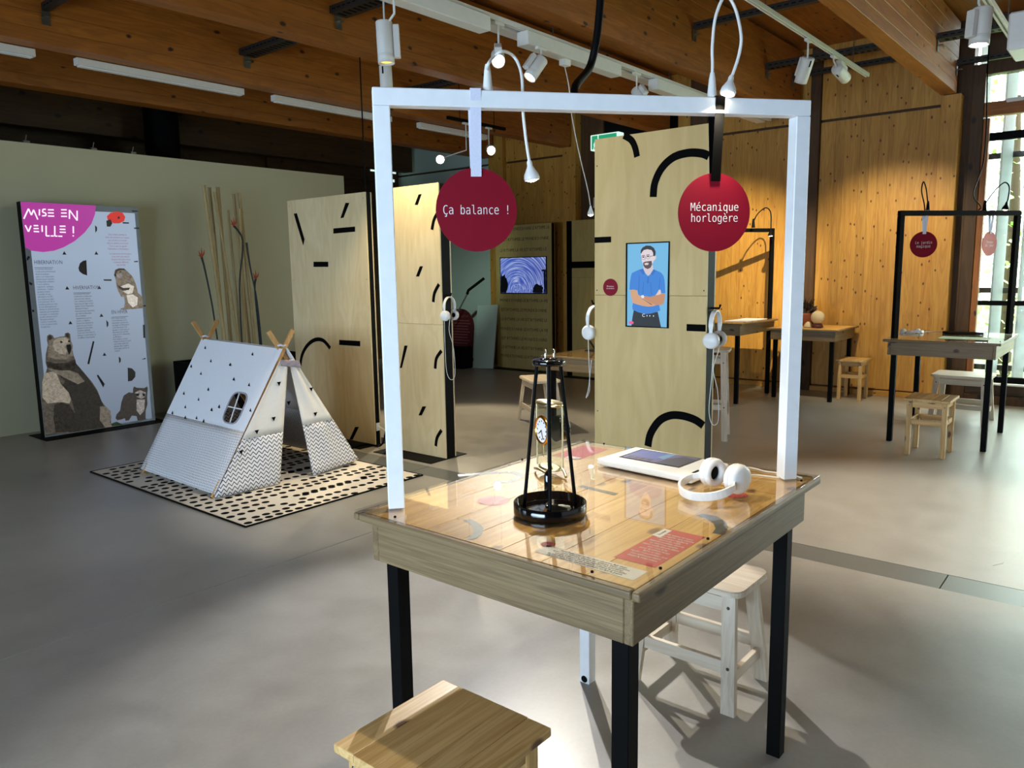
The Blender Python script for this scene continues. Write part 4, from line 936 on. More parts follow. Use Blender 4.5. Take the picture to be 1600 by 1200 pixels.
c1 = ['Les animaux hibernants', "s'endorment profondément", 'durant la mauvaise', 'saison. Leur température', "diminue jusqu'à atteindre", 'la température ambiante.', 'Tous les rythmes', 'respiratoire, cardiaque,', 'ralentissent... Certains', 'animaux stockent', "l'ensemble de leur", 'alimentation de 90% :', 'ils se retrouvent dans', "le lit de la mort ! Ils se", 'réveillent parfois au cours', 'de leur hibernation pour', 'éliminer les déchets de leur', 'organisme par mouvement', 'musculaire. Le réveil peut', 'prendre plusieurs jours !', 'Quelques animaux :', 'hérisson, la marmotte,', 'le loir, la chauve-souris,', 'la marmotte...']
c2 = ['Les animaux hibernants', "s'endorment et diminuent", 'eux aussi leurs rythmes.', 'Leur sommeil est toutefois', 'beaucoup plus léger et leur', 'rythme et leur température', 'diminuent de façon', 'beaucoup moins importante', 'que chez les hibernants.', 'Ils se réveillent', 'régulièrement pour se', 'nourrir, se déplacer,', 'donner leur attention au', 'petits nés pour donner', 'naissance à leurs petits.', 'Quelques animaux :', "l'ours noir, l'ours brun, le", 'blaireau, le raton laveur, la', 'mouffette à deux bandes...']
c3 = ['Pour certains animaux,', "c'est la diminution de la", 'température qui donne le', 'top départ de l’hibernation', 'ou de l’hivernation. Par', 'exemple, le lérot entre en', 'hibernation dès qu’il fait', 'moins de 10°C durant plus', 'de 48 heures.', 'Pour d’autres c’est par', 'l’arrivée de l’hiver, les jours', 'sont courts, nombreux', 'animaux, dans la gestion', 'de la longue période de', 'sommeil.']
def col(lines, p, q, size, mat, al='LEFT', xs=.8, sp=1.0):
    """column of printed lines from point p (first line) to q (last line)"""
    hgt = p[1]-q[1]; lh = hgt/max(1, len(lines)-1)
    text('body_text', '\n'.join(lines), lh/sp, frame3((p[0], LBY-.0009, (p[1]+q[1])/2), (1, 0, 0), (0, 0, 1)), mat, LB, al, xs, 1.0, 0, ext=.0001)
pp = [(2.772,1.589),(2.778,1.052),(3.086,1.349),(3.088,0.926),(3.416,1.097),(3.418,0.769),(3.544,1.923),(3.531,1.782),(3.559,1.735),(3.549,1.624),(2.77,1.65),(3.085,1.407),(3.421,1.157)]
col(c1, pp[0], pp[1], .03, 'ink_grey', 'LEFT', .66); col(c2, pp[2], pp[3], .03, 'ink', 'LEFT', .66); col(c3, pp[4], pp[5], .03, 'ink', 'LEFT', .66)
col(['Chez certains animaux, la', 'durée du sommeil va se compter', 'pas en heures et en jours', 'mais en semaines ou en mois.', "C'est ce que l'on appelle", "l'hibernation ou l'hivernation."], pp[6], pp[7], .03, 'ink_pink', 'CENTER', .62)
col(['Ces deux mots sont les mêmes', 'à une lettre près mais ils', 'désignent des phénomènes', 'totalement différents', 'dans les faits.'], pp[8], pp[9], .03, 'ink_pink', 'CENTER', .62)
for p, s_ in zip(pp[10:], ('HIBERNATION', 'HIVERNATION', "EN HIVER")):
    text('heading', s_, .052, frame3((p[0], LBY-.0009, p[1]), (1, 0, 0), (0, 0, 1)), 'ink_grey', LB, 'LEFT', .72, 1, 0, ext=.0001)
    lbd('heading_rule', [(p[0], p[1]-.050), (p[0]+.16, p[1]-.050), (p[0]+.16, p[1]-.046), (p[0], p[1]-.046)], 'ink_grey', .0008)

# ================================================================ RUG AND TENT
RX0, RX1, RY0, RY1 = 2.41, 3.89, 4.085, 6.275
rug = thing('rug', 'ecru rug with black dots and a black border under the tent', 'rug', (3.15, 5.18, 0))
mesh_obj('rug_body', MB().box((RX0+.012, RY0+.012, .0005), (RX1-.012, RY1-.012, .009), .002), 'rug', rug, True)
mesh_obj('rug_border', MB().box((RX0, RY0, .0005), (RX1, RY0+.0115, .011), .003).box((RX0, RY1-.0115, .0005), (RX1, RY1, .011), .003)
         .box((RX0, RY0+.012, .0005), (RX0+.0115, RY1-.012, .011), .003).box((RX1-.0115, RY0+.012, .0005), (RX1, RY1-.012, .011), .003), 'black', rug, True)
mb = MB(); r3 = random.Random(11); y = RY0+.05; row = 0
while y < RY1-.04:
    x = RX0+.05+(row % 2)*.02; lane = 0
    while x < RX1-.04:
        if r3.random() < .16: lane = r3.choice((-.034, 0, .034))
        yy = min(max(y+lane, RY0+.03), RY1-.03)
        if r3.random() > .06: mb.prism(ell(x, yy, .027, .024, 14), FZ(.0091), .0001, .0006)
        x += .073
    y += .098; row += 1
mesh_obj('printed_dots', mb, 'tape', rug, True, kind='stuff')

tent = thing('play_tent', 'white cotton play tent with zigzag lower band and crossed wooden poles', 'tent', (3.22, 5.32, .009))
AF, AB = Vector((3.215, 4.762, .965)), Vector((3.215, 5.875, .99))
FLp, FRp, BLp, BRp = Vector((2.615, 4.765, .016)), Vector((3.80, 4.76, .016)), Vector((2.64, 5.885, .016)), Vector((3.80, 5.885, .016))
for (A_, fl_, fr_, nm) in ((AF, FLp, FRp, 0), (AB, BLp, BRp, 1)):
    oy = (.040 if nm == 0 else -.040)
    for k_, ft in enumerate((fl_, fr_)):
        o2 = Vector((0, oy+(.010 if k_ else -.010), -.012))
        d_ = (A_-ft).normalized()
        mesh_obj('pole', MB().bar(ft+o2-d_*.02+Vector((0, 0, .026)), A_+o2+d_*(.195 if nm else .18), .034, .016, (0, 1, 0), .003), 'tentwood', tent, True)
    mesh_obj('lashing', MB().tube([A_+Vector((.03*math.cos(a_*PI/4), oy+.022*math.sin(a_*PI/4), .03+.004*(a_ % 3))) for a_ in range(9)], .007, 6), 'strap_white', tent, True)
mesh_obj('ridge_pole', MB().tube([AF+Vector((0, .03, -.005)), AB+Vector((0, -.03, -.005))], .011, 8), 'tentwood', tent, True)
def side_pt(u, t, sgn, lift=0):
    """u front->back, t ridge->foot"""
    a = AF.lerp(AB, u); f = (FLp if sgn < 0 else FRp).lerp(BLp if sgn < 0 else BRp, u)
    p = a.lerp(f, t); n = Vector((sgn*.85, 0, .52)).normalized(); return p+n*(.024+lift)
SPLIT = .575
def bul(amp, f1, f2, ph=0): return lambda u, v: amp*math.sin(f1*u*PI+ph)*math.sin(v*PI*f2+.4)
for sgn in (-1, 1):
    if sgn < 0:
        # upper left panel with an oblong window, built around the opening
        wu0, wu1, wt0, wt1 = .115, .30, .335, .545
        def q4(u0, u1, t0, t1): return [side_pt(u0, t0, sgn), side_pt(u0, t1, sgn), side_pt(u1, t1, sgn), side_pt(u1, t0, sgn)]
        mb = MB(); N = 32; cu, ct = (wu0+wu1)/2, (wt0+wt1)/2
        inner = []; outer = []
        for i in range(N):
            a = 2*PI*i/N; ca, sa = math.cos(a), math.sin(a)
            e = lambda v, p: math.copysign(abs(v)**p, v)
            inner.append((cu+(wu1-wu0)/2*e(ca, .6)+.03*(ct-(ct+(wt1-wt0)/2*e(sa, .55)))*2.2, ct+(wt1-wt0)/2*e(sa, .55)))
            k = 1/max(abs(ca), abs(sa)); ou, ot = ca*k, sa*k
            outer.append((max(0, min(1, cu+(ou*cu if ou < 0 else ou*(1-cu)))), ct+(ot*ct if ot < 0 else ot*(SPLIT-ct))))
        rings = 6; vs = []; fs = []
        for j in range(rings+1):
            for (iu, it), (ou, ot) in zip(inner, outer):
                f = j/rings; u = iu+(ou-iu)*f; t_ = it+(ot-it)*f
                vs.append(side_pt(u, t_, sgn, .004*math.sin(9*u+3*t_)*f*(1-f)*4))
        for j in range(rings):
            for i in range(N): fs.append((j*N+i, j*N+(i+1) % N, (j+1)*N+(i+1) % N, (j+1)*N+i))
        n = Vector((sgn*.85, 0, .52)).normalized()*.002; K = len(vs)
        mb.add(vs+[v-n for v in vs], fs+[tuple(a+K for a in f[::-1]) for f in fs], True)
        mesh_obj('side_panel', mb, 'cloth', tent, True)
        mesh_obj('window_trim', MB().tube([side_pt(u, t_, sgn, .003) for u, t_ in inner+inner[:1]], .006, 6), plain('stitched_trim', (150, 150, 160), .9, nscale=180, noise=.7), tent, True)
        mesh_obj('window_bar', MB().tube([side_pt(wu0+.01, ct, sgn, .002), side_pt(wu1-.01, ct, sgn, .002)], .005, 6).tube([side_pt(cu+.03, wt0, sgn, .002), side_pt(cu-.02, wt1, sgn, .002)], .005, 6), 'cloth', tent, True)
        for (tu, tt) in ((.90, .05), (.30, .05), (.75, .14), (.50, .145), (.12, .15), (.97, .20), (.80, .24), (.38, .24), (.18, .26), (.62, .34), (.90, .40), (.68, .42), (.80, .49), (.47, .47), (.04, .42), (.93, .55), (.60, .545), (.74, .56), (.50, .555), (.40, .44)):
            a, b, c = side_pt(tu, tt, sgn, .003), side_pt(tu, tt+.022, sgn, .003), side_pt(tu-.026, tt+.024, sgn, .003)
            mesh_obj('printed_triangle', MB().add([a, b, c, a+n*.4, b+n*.4, c+n*.4], [(0, 1, 2), (5, 4, 3), (0, 3, 4, 1), (1, 4, 5, 2), (2, 5, 3, 0)]), 'tape', tent, True)
    else:
        mesh_obj('side_panel', MB().sheet([side_pt(0, 0, sgn), side_pt(1, 0, sgn), side_pt(1, SPLIT, sgn), side_pt(0, SPLIT, sgn)], 8, 6, .002, bul(.004, 3, 1)), 'cloth', tent, True)
    mesh_obj('side_band', MB().sheet([side_pt(0, SPLIT+.001, sgn), side_pt(1, SPLIT+.001, sgn), side_pt(1, .985, sgn), side_pt(0, .985, sgn)], 14, 8, .002, bul(.006, 5, 1.2)), 'chevY', tent, True)
# front flaps, tied open
def flap(pts_u, pts_l, bulge):
    mesh_obj('flap', MB().sheet(pts_u, 8, 10, .002, bulge), 'cloth_thin', tent, True)
    mesh_obj('flap_band', MB().sheet(pts_l, 10, 8, .002, bulge), 'chevX', tent, True)
yF = 4.750
def V3(x, z, dy=0): return Vector((x, yF+dy, z))
def mid(a, b, z): return a.lerp(b, (a.z-z)/(a.z-b.z))
lt, lo, li_ = V3(3.158, .90), V3(2.585, .022), V3(3.085, .016, -.02)
lt2 = V3(3.225, .895)
zb_ = .385
flap([lt, lt2, mid(lt2, li_, zb_), mid(lt, lo, zb_)], [mid(lt, lo, zb_-.001), mid(lt2, li_, zb_-.001), li_, lo], bul(.012, 2, 1))
rt, rt2 = V3(3.232, .895), V3(3.274, .90); ri, ro = V3(3.365, .014, -.03), V3(3.822, .045)
flap([rt, rt2, mid(rt2, ro, zb_+.02), mid(rt, ri, zb_+.02)], [mid(rt, ri, zb_+.019), mid(rt2, ro, zb_+.019), ro, ri], bul(.014, 3, 1))
for x, z in ((3.13, .735), (3.20, .585), (3.07, .49), (2.93, .42), (3.40, .66), (3.425, .47), (2.80, .30), (3.02, .30)):
    mesh_obj('printed_triangle', MB().prism([(x-.017, z+.014), (x+.017, z+.014), (x, z-.016)], FY(yF-.016), 0, .001), 'tape', tent, True)
mesh_obj('tie_ribbon', MB().sheet([V3(3.15, .90, -.012), V3(3.31, .885, -.012), V3(3.325, .83, -.014), V3(3.155, .86, -.014)], 10, 4, .003, lambda u, v: .008*math.sin(19*u)*math.cos(9*v)), plain('patterned_ribbon', (150, 140, 150), .9, nscale=220, noise=.75), tent, True)
mesh_obj('back_panel', MB().sheet([AB+Vector((0, -.03, 0)), AB+Vector((.004, -.03, 0)), Vector((3.48, 5.84, .385)), Vector((2.89, 5.84, .385))], 6, 6, .002), 'cloth_thin', tent, True)
mesh_obj('back_band', MB().sheet([Vector((2.89, 5.84, .384)), Vector((3.48, 5.84, .384)), BRp+Vector((-.03, -.03, 0)), BLp+Vector((.03, -.03, 0))], 8, 6, .002), 'chevX', tent, True)

# ---------------------------------------------------------------- planter with bamboo poles
pb = thing('planter', 'dark box planter behind the tent, against the white partition', 'planter', (4.72, 7.92, 0))
mesh_obj('box', MB().box((4.05, 7.76, 0), (5.40, 7.775, .60), .002).box((4.05, 8.065, 0), (5.40, 8.08, .60), .002).box((4.05, 7.776, 0), (4.065, 8.064, .60), .002).box((5.385, 7.776, 0), (5.40, 8.064, .60), .002).box((4.066, 7.776, .001), (5.384, 8.064, .02)), 'black', pb, True)
mesh_obj('soil', MB().box((4.068, 7.778, .021), (5.382, 8.062, .52)), 'plantdark', pb, True)
poles = [((4.55, .53), (4.423, 2.454), .019, 'leftmost bamboo pole behind the tent'), ((4.60, .53), (4.555, 2.45), .019, 'bamboo pole second from left behind the tent'), ((4.74, .53), (4.575, 2.40), .015, 'thin leaning bamboo pole third from left'),
         ((4.705, .53), (4.683, 2.466), .020, 'thickest bamboo pole in the middle of the bundle'), ((4.79, .53), (4.745, 2.22), .013, 'short dark bamboo pole beside the middle one'),
         ((4.78, .53), (4.845, 2.235), .016, 'bamboo pole with a reddish top right of the middle'), ((4.93, .53), (4.855, 2.40), .015, 'bamboo pole second from right behind the tent'), ((4.95, .53), (4.882, 2.41), .018, 'rightmost bamboo pole behind the tent')]
for i, ((xa, za), (xb, zb2), r, lab) in enumerate(poles):
    yy = 7.84+.024*(i*5 % 8); p, q = Vector((xa, yy, za)), Vector((xb, yy+.02, zb2)); n = 9; pts = []; rs = []
    for k in range(n+1):
        f = k/n; c_ = p.lerp(q, f)
        for df, rr in ((-.006, 1), (0, 1.13), (.006, 1)):
            if 0 <= f+df <= 1: pts.append(p.lerp(q, f+df)); rs.append(r*rr)
    tag(mesh_obj('bamboo_pole', MB().tube(pts, rs, 10), 'bamboo'), lab, 'pole', 'bamboo poles in the planter')
for i, (pts, lab) in enumerate((([(4.45, .53), (4.40, 1.15), (4.345, 1.55), (4.315, 1.70)], 'dark flower stem with rust petals left of the bamboo'),
                    ([(4.72, .53), (4.735, 1.35), (4.80, 1.75), (4.808, 1.90), (4.77, 1.98), (4.715, 2.04)], 'tall dark flower stem with rust petals between the bamboo'),
                    ([(4.96, .53), (4.93, 1.20), (4.87, 1.60), (4.845, 1.86)], 'dark leaning stem crossing the bamboo'),
                    ([(4.955, .53), (4.935, 1.0), (4.925, 1.35), (4.945, 1.46)], 'short dark flower stem with rust petals at the right'))):
    yy = 7.81-.02*(i == 2)
    t = thing('flower_stem', lab, 'plant', (pts[0][0], yy, .53), 0, 'dark flower stems in the planter')
    P = smooth([(a, yy, b) for a, b in pts], 5)
    mesh_obj('stem', MB().tube(P, [.009+.006*(j/len(P))**4 for j in range(len(P))], 7), 'stem', t, True)
    if i != 2:
        e = P[-1]; mb = MB()
        for k, (dx, dz) in enumerate(((-.03, .07), (.0, .10), (.03, .08), (-.05, .02))):
            mb.tube([e, e+Vector((dx*.6, -.01*k, dz*.5)), e+Vector((dx, -.006*k, dz))], [.009, .007, .0012], 6)
        mesh_obj('petals', mb, 'petal', t, True)

# ================================================================ HEADPHONES AND THINGS ON TABLES
def headphones(label, T, hang=True, cable=None, sep=.066, r=.041, group='white headphones'):
    """local frame: band top at origin, cups at -z, cup axis along x"""
    t = thing('headphones', label, 'headphones', T.translation, 0, group)
    def arc(w, th_, z0, rad, n=18):
        mb = MB(); vs = []; fs = []
        path = [(-sep-.004, -.125), (-rad*.98, -.095)]+[(-rad*math.cos(PI*i/n), z0-rad+rad*math.sin(PI*i/n)) for i in range(n+1)]+[(rad*.98, -.095), (sep+.004, -.125)]
        for i, (x, z) in enumerate(path):
            a = path[max(i-1, 0)]; b = path[min(i+1, len(path)-1)]; tx, tz = b[0]-a[0], b[1]-a[1]; L = math.hypot(tx, tz); nx, nz = -tz/L, tx/L
            ww = w*(.75 if i in (0, 1, len(path)-2, len(path)-1) else 1)
            for e, s in ((-1, -1), (1, -1), (1, 1), (-1, 1)): vs.append((x+nx*th_/2*s, e*ww/2, z+nz*th_/2*s))
        for i in range(len(path)-1):
            for j in range(4): fs.append((4*i+j, 4*i+(j+1) % 4, 4*i+4+(j+1) % 4, 4*i+4+j))
        fs += [(0, 1, 2, 3), tuple(range(len(vs)-1, len(vs)-5, -1))]
        return MB(T).add(vs, fs, False)
    mesh_obj('headband', arc(.022, .006, 0, .074), 'white', t, True)
    for s in (-1, 1):
        c_ = T @ Matrix.Translation((s*sep, 0, -.145)) @ (Matrix.Rotation(s*PI/2, 4, 'Y'))
        cup = mesh_obj('ear_cup', MB(c_).lathe([(.0005, .018), (r*.72, .017), (r*.92, .012), (r, .004), (r, -.003), (r*.92, -.006), (.0005, -.006)], 28), 'white', t, True)
        mesh_obj('ear_pad', MB(c_).lathe([(r*.94, -.0065), (r, -.012), (r*.92, -.020), (r*.66, -.022), (r*.48, -.016), (r*.46, -.0065)], 28, loop=True), 'pad', cup, True)
        mesh_obj('speaker_mesh', MB(c_).lathe([(r*.455, -.0085), (.0005, -.0088)], 20), 'black', cup, True)
        mesh_obj('yoke', MB(T).box((s*(sep+.005)-.003, -.010, -.135), (s*(sep+.005)+.003, .010, -.112), .002), 'offwhite', t, True)
    if cable: mesh_obj('cable', MB().tube(smooth(cable, 6), .0021, 6), 'white', t, True)
    return t
def hook(parent, p, d, l=.045):
    p = Vector(p); d = Vector(d)
    mesh_obj('hook', MB().tube([p+d*.0005, p+d*l, p+d*(l+.006)+Vector((0, 0, .018))], .0055, 8), 'black', parent, True)
def hang(pn, label, x, y, z, sy, yaw, cab):
    hook(pn, (x, y, z), (0, sy, 0))
    T = Matrix.Translation((x, y+sy*.026, z-.0035-.0058-.003)) @ Matrix.Rotation(yaw, 4, 'Z')
    headphones(label, T, True, cab)
hp = Vector((3.63, 1.672, 1.296))
hang(P_man, 'white headphones hanging on the right edge of the man panel', 3.63, 1.6995, 1.302, -1, R(8), [(3.575, 1.655, 1.108), (3.575, 1.662, .95), (3.56, 1.665, .80), (3.59, 1.66, .72), (3.66, 1.66, .73), (3.645, 1.66, .88), (3.60, 1.665, 1.0), (3.655, 1.662, 1.10), (3.66, 1.665, 1.19)])
hang(P_man, 'white headphones hanging on the left edge of the man panel', 3.63, 2.3605, 1.315, 1, R(-4), [(3.56, 2.39, 1.13), (3.575, 2.395, 1.0), (3.59, 2.40, .84), (3.56, 2.405, .79), (3.58, 2.40, .85), (3.60, 2.395, 1.0)])
hang(P_s, 'white headphones hanging on the narrow plywood panel at the left', 4.41, 4.2995, 1.320, -1, R(10), [(4.345, 4.27, 1.12), (4.35, 4.275, .90), (4.36, 4.275, .72), (4.40, 4.27, .65), (4.45, 4.27, .69), (4.44, 4.27, .90), (4.40, 4.275, 1.05), (4.43, 4.272, 1.20)])
# lying on the near table
u_ = Vector((.28, .96, 0)).normalized(); w_ = Vector((-.96, .28, 0)).normalized()
Tl = frame3((1.838, .922, .9012), u_, w_.cross(u_)); Tl = Matrix((u_, w_.cross(u_), w_)).transposed().to_4x4(); Tl.translation = (1.822, .905, .9055)
Tl = Tl @ Matrix.Rotation(R(-12), 4, 'X') if (Matrix((u_, w_.cross(u_), w_)).determinant() > 0) else Tl
headphones('white headphones lying on the glass-topped table beside the tablet', Tl, False, [(1.975, .85, .892), (2.03, .86, .8895), (2.05, .93, .8895), (2.10, .93, .8895), (2.17, .88, .8895), (2.19, .80, .8895)], sep=.047)

# pendulum tripod
PT = Vector((1.530, 1.145, .8875))
tp = thing('pendulum_tripod', 'gloss black tripod with a hanging weight and round tray base', 'apparatus', PT)
mesh_obj('tray', MB(Matrix.Translation(PT)).lathe([(.092, 0), (.0935, .004), (.0935, .029), (.0915, .031), (.0875, .030), (.086, .010), (.078, .008), (.0005, .008)], 48), 'gloss_black', tp, True)
mesh_obj('top_ring', MB(Matrix.Translation(PT)).lathe([(.022, .381), (.040, .380), (.0425, .385), (.0425, .391), (.040, .394), (.022, .394)], 40, loop=True), 'gloss_black', tp, True)
mesh_obj('cross_bar', MB().bar(PT+Vector((-.024, 0, .387)), PT+Vector((.024, 0, .387)), .012, .010), 'gloss_black', tp, True)
for a in (217, 337, 97):
    d_ = Vector((math.cos(R(a)), math.sin(R(a)), 0))
    mesh_obj('leg', MB().tube([PT+d_*.077+Vector((0, 0, .0085)), PT+d_*.034+Vector((0, 0, .380))], .0047, 10), 'black', tp, True)
for dx in (-.006, .009):
    p = PT+Vector((dx, -dx, .394))
    mesh_obj('hook', MB().tube(smooth([p, p+Vector((0, 0, .016)), p+Vector((.004, .003, .024)), p+Vector((.009, .006, .018))], 4), .0022, 7), 'chrome', tp, True)
mesh_obj('suspension_wire', MB().tube([PT+Vector((-.004, .003, .380)), PT+Vector((-.004, .003, .112))], .0009, 5), 'steel', tp, True)
mesh_obj('weight', MB(Matrix.Translation(PT+Vector((-.004, .003, 0)))).lathe([(.0005, .112), (.005, .108), (.0095, .098), (.0095, .052), (.007, .044), (.003, .040), (.0005, .032)], 18), 'gloss_black', tp, True)
mesh_obj('pivot_ball', MB(Matrix.Translation(PT+Vector((-.004, .003, 0)))).lathe([(.0005, .0085), (.006, .012), (.0075, .018), (.006, .024), (.0005, .027)], 14), 'chrome', tp, True)

# glass and brass clock
CK = Vector((1.835, 1.372, .8875)); fa = math.atan2(.44, -.91)
ck = thing('mantel_clock', 'brass and glass mantel clock behind the black tripod', 'clock', CK, 0)
Tc = Matrix.Translation(CK) @ Matrix.Rotation(fa, 4, 'Z')       # +x = the way the dial faces, y = width
mesh_obj('foot', MB(Tc).tube(smooth([(.018, -.068, .004), (.030, -.030, .013), (.032, 0, .016), (.030, .030, .013), (.018, .068, .004)], 5), .004, 8).tube(smooth([(-.018, -.068, .004), (-.030, -.030, .013), (-.032, 0, .016), (-.030, .030, .013), (-.018, .068, .004)], 5), .004, 8), 'brass', ck, True)
mesh_obj('base', MB(Tc @ Matrix.Diagonal((.55, 1, 1, 1))).lathe([(.040, .017), (.052, .018), (.052, .023), (.040, .024)], 32), 'brass', ck, True)
mesh_obj('glass_body', MB(Tc).box((-.018, -.040, .0245), (.018, .040, .212), .003), 'clear', ck, True)
for s in (-1, 1):
    mesh_obj('pillar', MB(Tc).tube([(.0225, s*.040, .0245), (.0225, s*.040, .212)], .003, 8).tube([(-.0225, s*.040, .0245), (-.0225, s*.040, .212)], .003, 8), 'brass', ck, True)
mesh_obj('top_plate', MB(Tc @ Matrix.Diagonal((.55, 1, 1, 1))).lathe([(.050, .2125), (.062, .214), (.064, .218), (.062, .222), (.0005, .2225)], 36), 'brass', ck, True)
Td = Tc @ Matrix.Translation((.0205, 0, .138)) @ Matrix.Rotation(PI/2, 4, 'Y')
mesh_obj('bezel', MB(Td).lathe([(.036, 0), (.044, .001), (.046, .005), (.042, .010), (.038, .010)], 36, loop=True), 'gold', ck, True)
dial = mesh_obj('dial', MB(Td).lathe([(.0375, .002), (.0375, .006)], 36), 'paper', ck, True)
mb = MB(Td)
for k in range(12):
    a = 2*PI*k/12; mb.box((.028*math.cos(a)-.0022, .028*math.sin(a)-.0022, .0063), (.028*math.cos(a)+.0022, .028*math.sin(a)+.0022, .0067))
mesh_obj('hour_marks', mb, 'tape', dial, True)
mesh_obj('hand', MB(Td).bar((0, 0, .0075), (.012, -.016, .0075), .003, .001), 'tape', dial, True)
mesh_obj('hand', MB(Td).bar((0, 0, .0086), (.026, .012, .0086), .002, .001), 'tape', dial, True)
mesh_obj('movement', MB(Tc @ Matrix.Translation((-.0185, 0, .138)) @ Matrix.Rotation(-PI/2, 4, 'Y')).lathe([(.040, .0005), (.040, .030), (.034, .036), (.0005, .037)], 30), 'gloss_black', ck, True)
mesh_obj('pendulum', MB(Tc).tube([(0.021, 0, .09), (.021, 0, .055)], .0012, 6).lathe([(.0005, .0225), (.010, .0228), (.0005, .024)], 16, Matrix.Translation((.0, 0, .02))), 'brass', ck, True)

# tablet in its white housing
tbF = [(2.005, 1.316), (1.974, .972), (2.190, .955), (2.222, 1.300)]
tb = thing('tablet_stand', 'white flat housing with a tablet screen on the glass-topped table', 'tablet', (2.10, 1.135, .8875))
mb_ = bmesh.new()
vv = [mb_.verts.new((x, y, z)) for z in (.8895, .9095) for x, y in tbF]
for f in ((3, 2, 1, 0), (4, 5, 6, 7), (0, 1, 5, 4), (1, 2, 6, 5), (2, 3, 7, 6), (3, 0, 4, 7)): mb_.faces.new([vv[i] for i in f])
bmesh.ops.bevel(mb_, geom=mb_.edges[:], offset=.006, segments=3, affect='EDGES', profile=.5)
mesh_obj('housing', MB().bm(mb_), 'white', tb, True)
mesh_obj('foot', MB().box((2.03, .99, .8876), (2.17, 1.28, .8894)), 'black', tb, True)
sq = [(2.062,1.268),(2.198,1.263),(2.193,1.043),(2.05,1.051)]
scn = mesh_obj('screen', MB().prism(sq, FZ(.9096), 0, .0006), 'gloss_black', tb, True)
em('tab_blue', (104, 118, 196), .55); em('tab_purple', (128, 112, 160), .5); em('tab_dark', (66, 62, 84), .5); em('tab_cyan', (130, 178, 214), .55)
def sc_in(pts): 
    a, b, c, d = [Vector(p) for p in sq]
    return [tuple(a*(1-u)*(1-v)+b*u*(1-v)+c*u*v+d*(1-u)*v) for v, u in pts]
def scp(pts, mat, off): mesh_obj('picture', MB().prism(sc_in(pts), FZ(.9102), off, .0002), mat, scn, True)
scp([(.03, .05), (.97, .05), (.97, .95), (.03, .95)], 'tab_purple', .0002)
scp([(.03, .35), (.5, .30), (.62, .6), (.5, .95), (.03, .95)], 'tab_blue', .0005)
scp([(.60, .05), (.97, .05), (.97, .8), (.75, .9), (.62, .5)], 'tab_dark', .0005)
scp([(.46, .5), (.60, .4), (.60, .95), (.5, .95)], 'tab_cyan', .0008)
for k in range(4): scp([(.08+.11*k, .10), (.16+.11*k, .10), (.16+.11*k, .26), (.08+.11*k, .26)], 'tab_dark', .0006)
mesh_obj('button_strip', MB().box((2.02, .985, .9098), (2.06, .995, .9104)), 'tape', tb, True)
tag(mesh_obj('charging_cable', MB().tube(smooth([(2.20, .955, .899), (2.235, .935, .8915), (2.25, .90, .8895), (2.235, .86, .8895), (2.24, .80, .8895), (2.225, .745, .8895)], 5), .0024, 6), 'white'), 'white cable running from the tablet to the right frame post', 'cable')

# on the table by the window
Th = Matrix((Vector((.60, -.80, 0)), Vector((0, 0, 1)).cross(Vector((.6, -.8, 0))), Vector((0, 0, 1)))).transposed().to_4x4()
u2 = Vector((.64, -.77, 0)); w2 = Vector((-.77, -.64, 0))
T2l = Matrix((u2, w2.cross(u2), w2)).transposed().to_4x4(); T2l.translation = (7.72, 1.60, .9035); T2l = T2l @ Matrix.Rotation(R(9.5 if w2.cross(u2).z < 0 else -9.5), 4, 'X')
headphones('white headphones lying on the table with red signs', T2l, False, [(7.87, 1.60, .893), (7.95, 1.55, .8895), (7.98, 1.48, .8895), (7.90, 1.44, .8895), (7.96, 1.40, .8895)], sep=.070)
tag(mesh_obj('tablet', MB().box((7.78, 1.10, .8876), (7.99, 1.42, .910), .005, 2), 'gloss_black'), 'black tablet slab on the table with red signs', 'tablet')
tag(mesh_obj('paper_sheet', MB().box((7.25, 1.0, .8874), (7.50, 1.36, .8886)), plain('pale_green_paper', (196, 214, 170), .7)), 'pale green sheet on the table with red signs', 'sheet')
# on the table behind the panel
tag(mesh_obj('open_booklet', MB().box((8.30, 3.46, .9006), (8.62, 3.72, .906), .002).box((8.64, 3.46, .9006), (8.92, 3.72, .904), .002), 'paper'), 'open white booklet on the table behind the man panel', 'book')
# plant, globe and stone on the lower table
pp_ = thing('potted_plant', 'dark bushy plant in a terracotta pot beside the white post', 'plant', (9.22, 3.12, .8155))
mesh_obj('pot', MB(Matrix.Translation((9.22, 3.12, .8155))).lathe([(.055, 0), (.06, .004), (.075, .13), (.078, .145), (.070, .145), (.066, .12), (.0005, .118)], 24), 'soil', pp_, True)
mb = MB(); r4 = random.Random(2)
for k in range(70):
    a, e = r4.uniform(0, 2*PI), r4.uniform(-.1, 1.3); l = r4.uniform(.07, .14)
    p = Vector((9.22, 3.12, .985))+Vector((math.cos(a)*math.cos(e), math.sin(a)*math.cos(e), math.sin(e)))*l*.9
    d_ = (p-Vector((9.22, 3.12, .95))).normalized(); s_ = d_.orthogonal().normalized()
    mb.add([p-d_*.045, p+s_*.022, p+d_*.05, p-s_*.022], [(0, 1, 2, 3)])
mesh_obj('foliage', mb, 'plantdark', pp_, True, kind='stuff')
mesh_obj('stem', MB().tube([(9.22, 3.12, .93), (9.22, 3.12, 1.02)], .012, 6), 'stem', pp_, True)
gb = thing('globe', 'small glass globe on a dark ring foot on the lower table', 'globe', (8.97, 2.90, .8155))
mesh_obj('foot', MB(Matrix.Translation((8.97, 2.90, .8155))).lathe([(.060, 0), (.065, .006), (.050, .04), (.046, .04), (.045, .012), (.0005, .01)], 22), 'maroon', gb, True)
M['globe_glass'] = plain('pearly_glass', (206, 188, 150), .12)
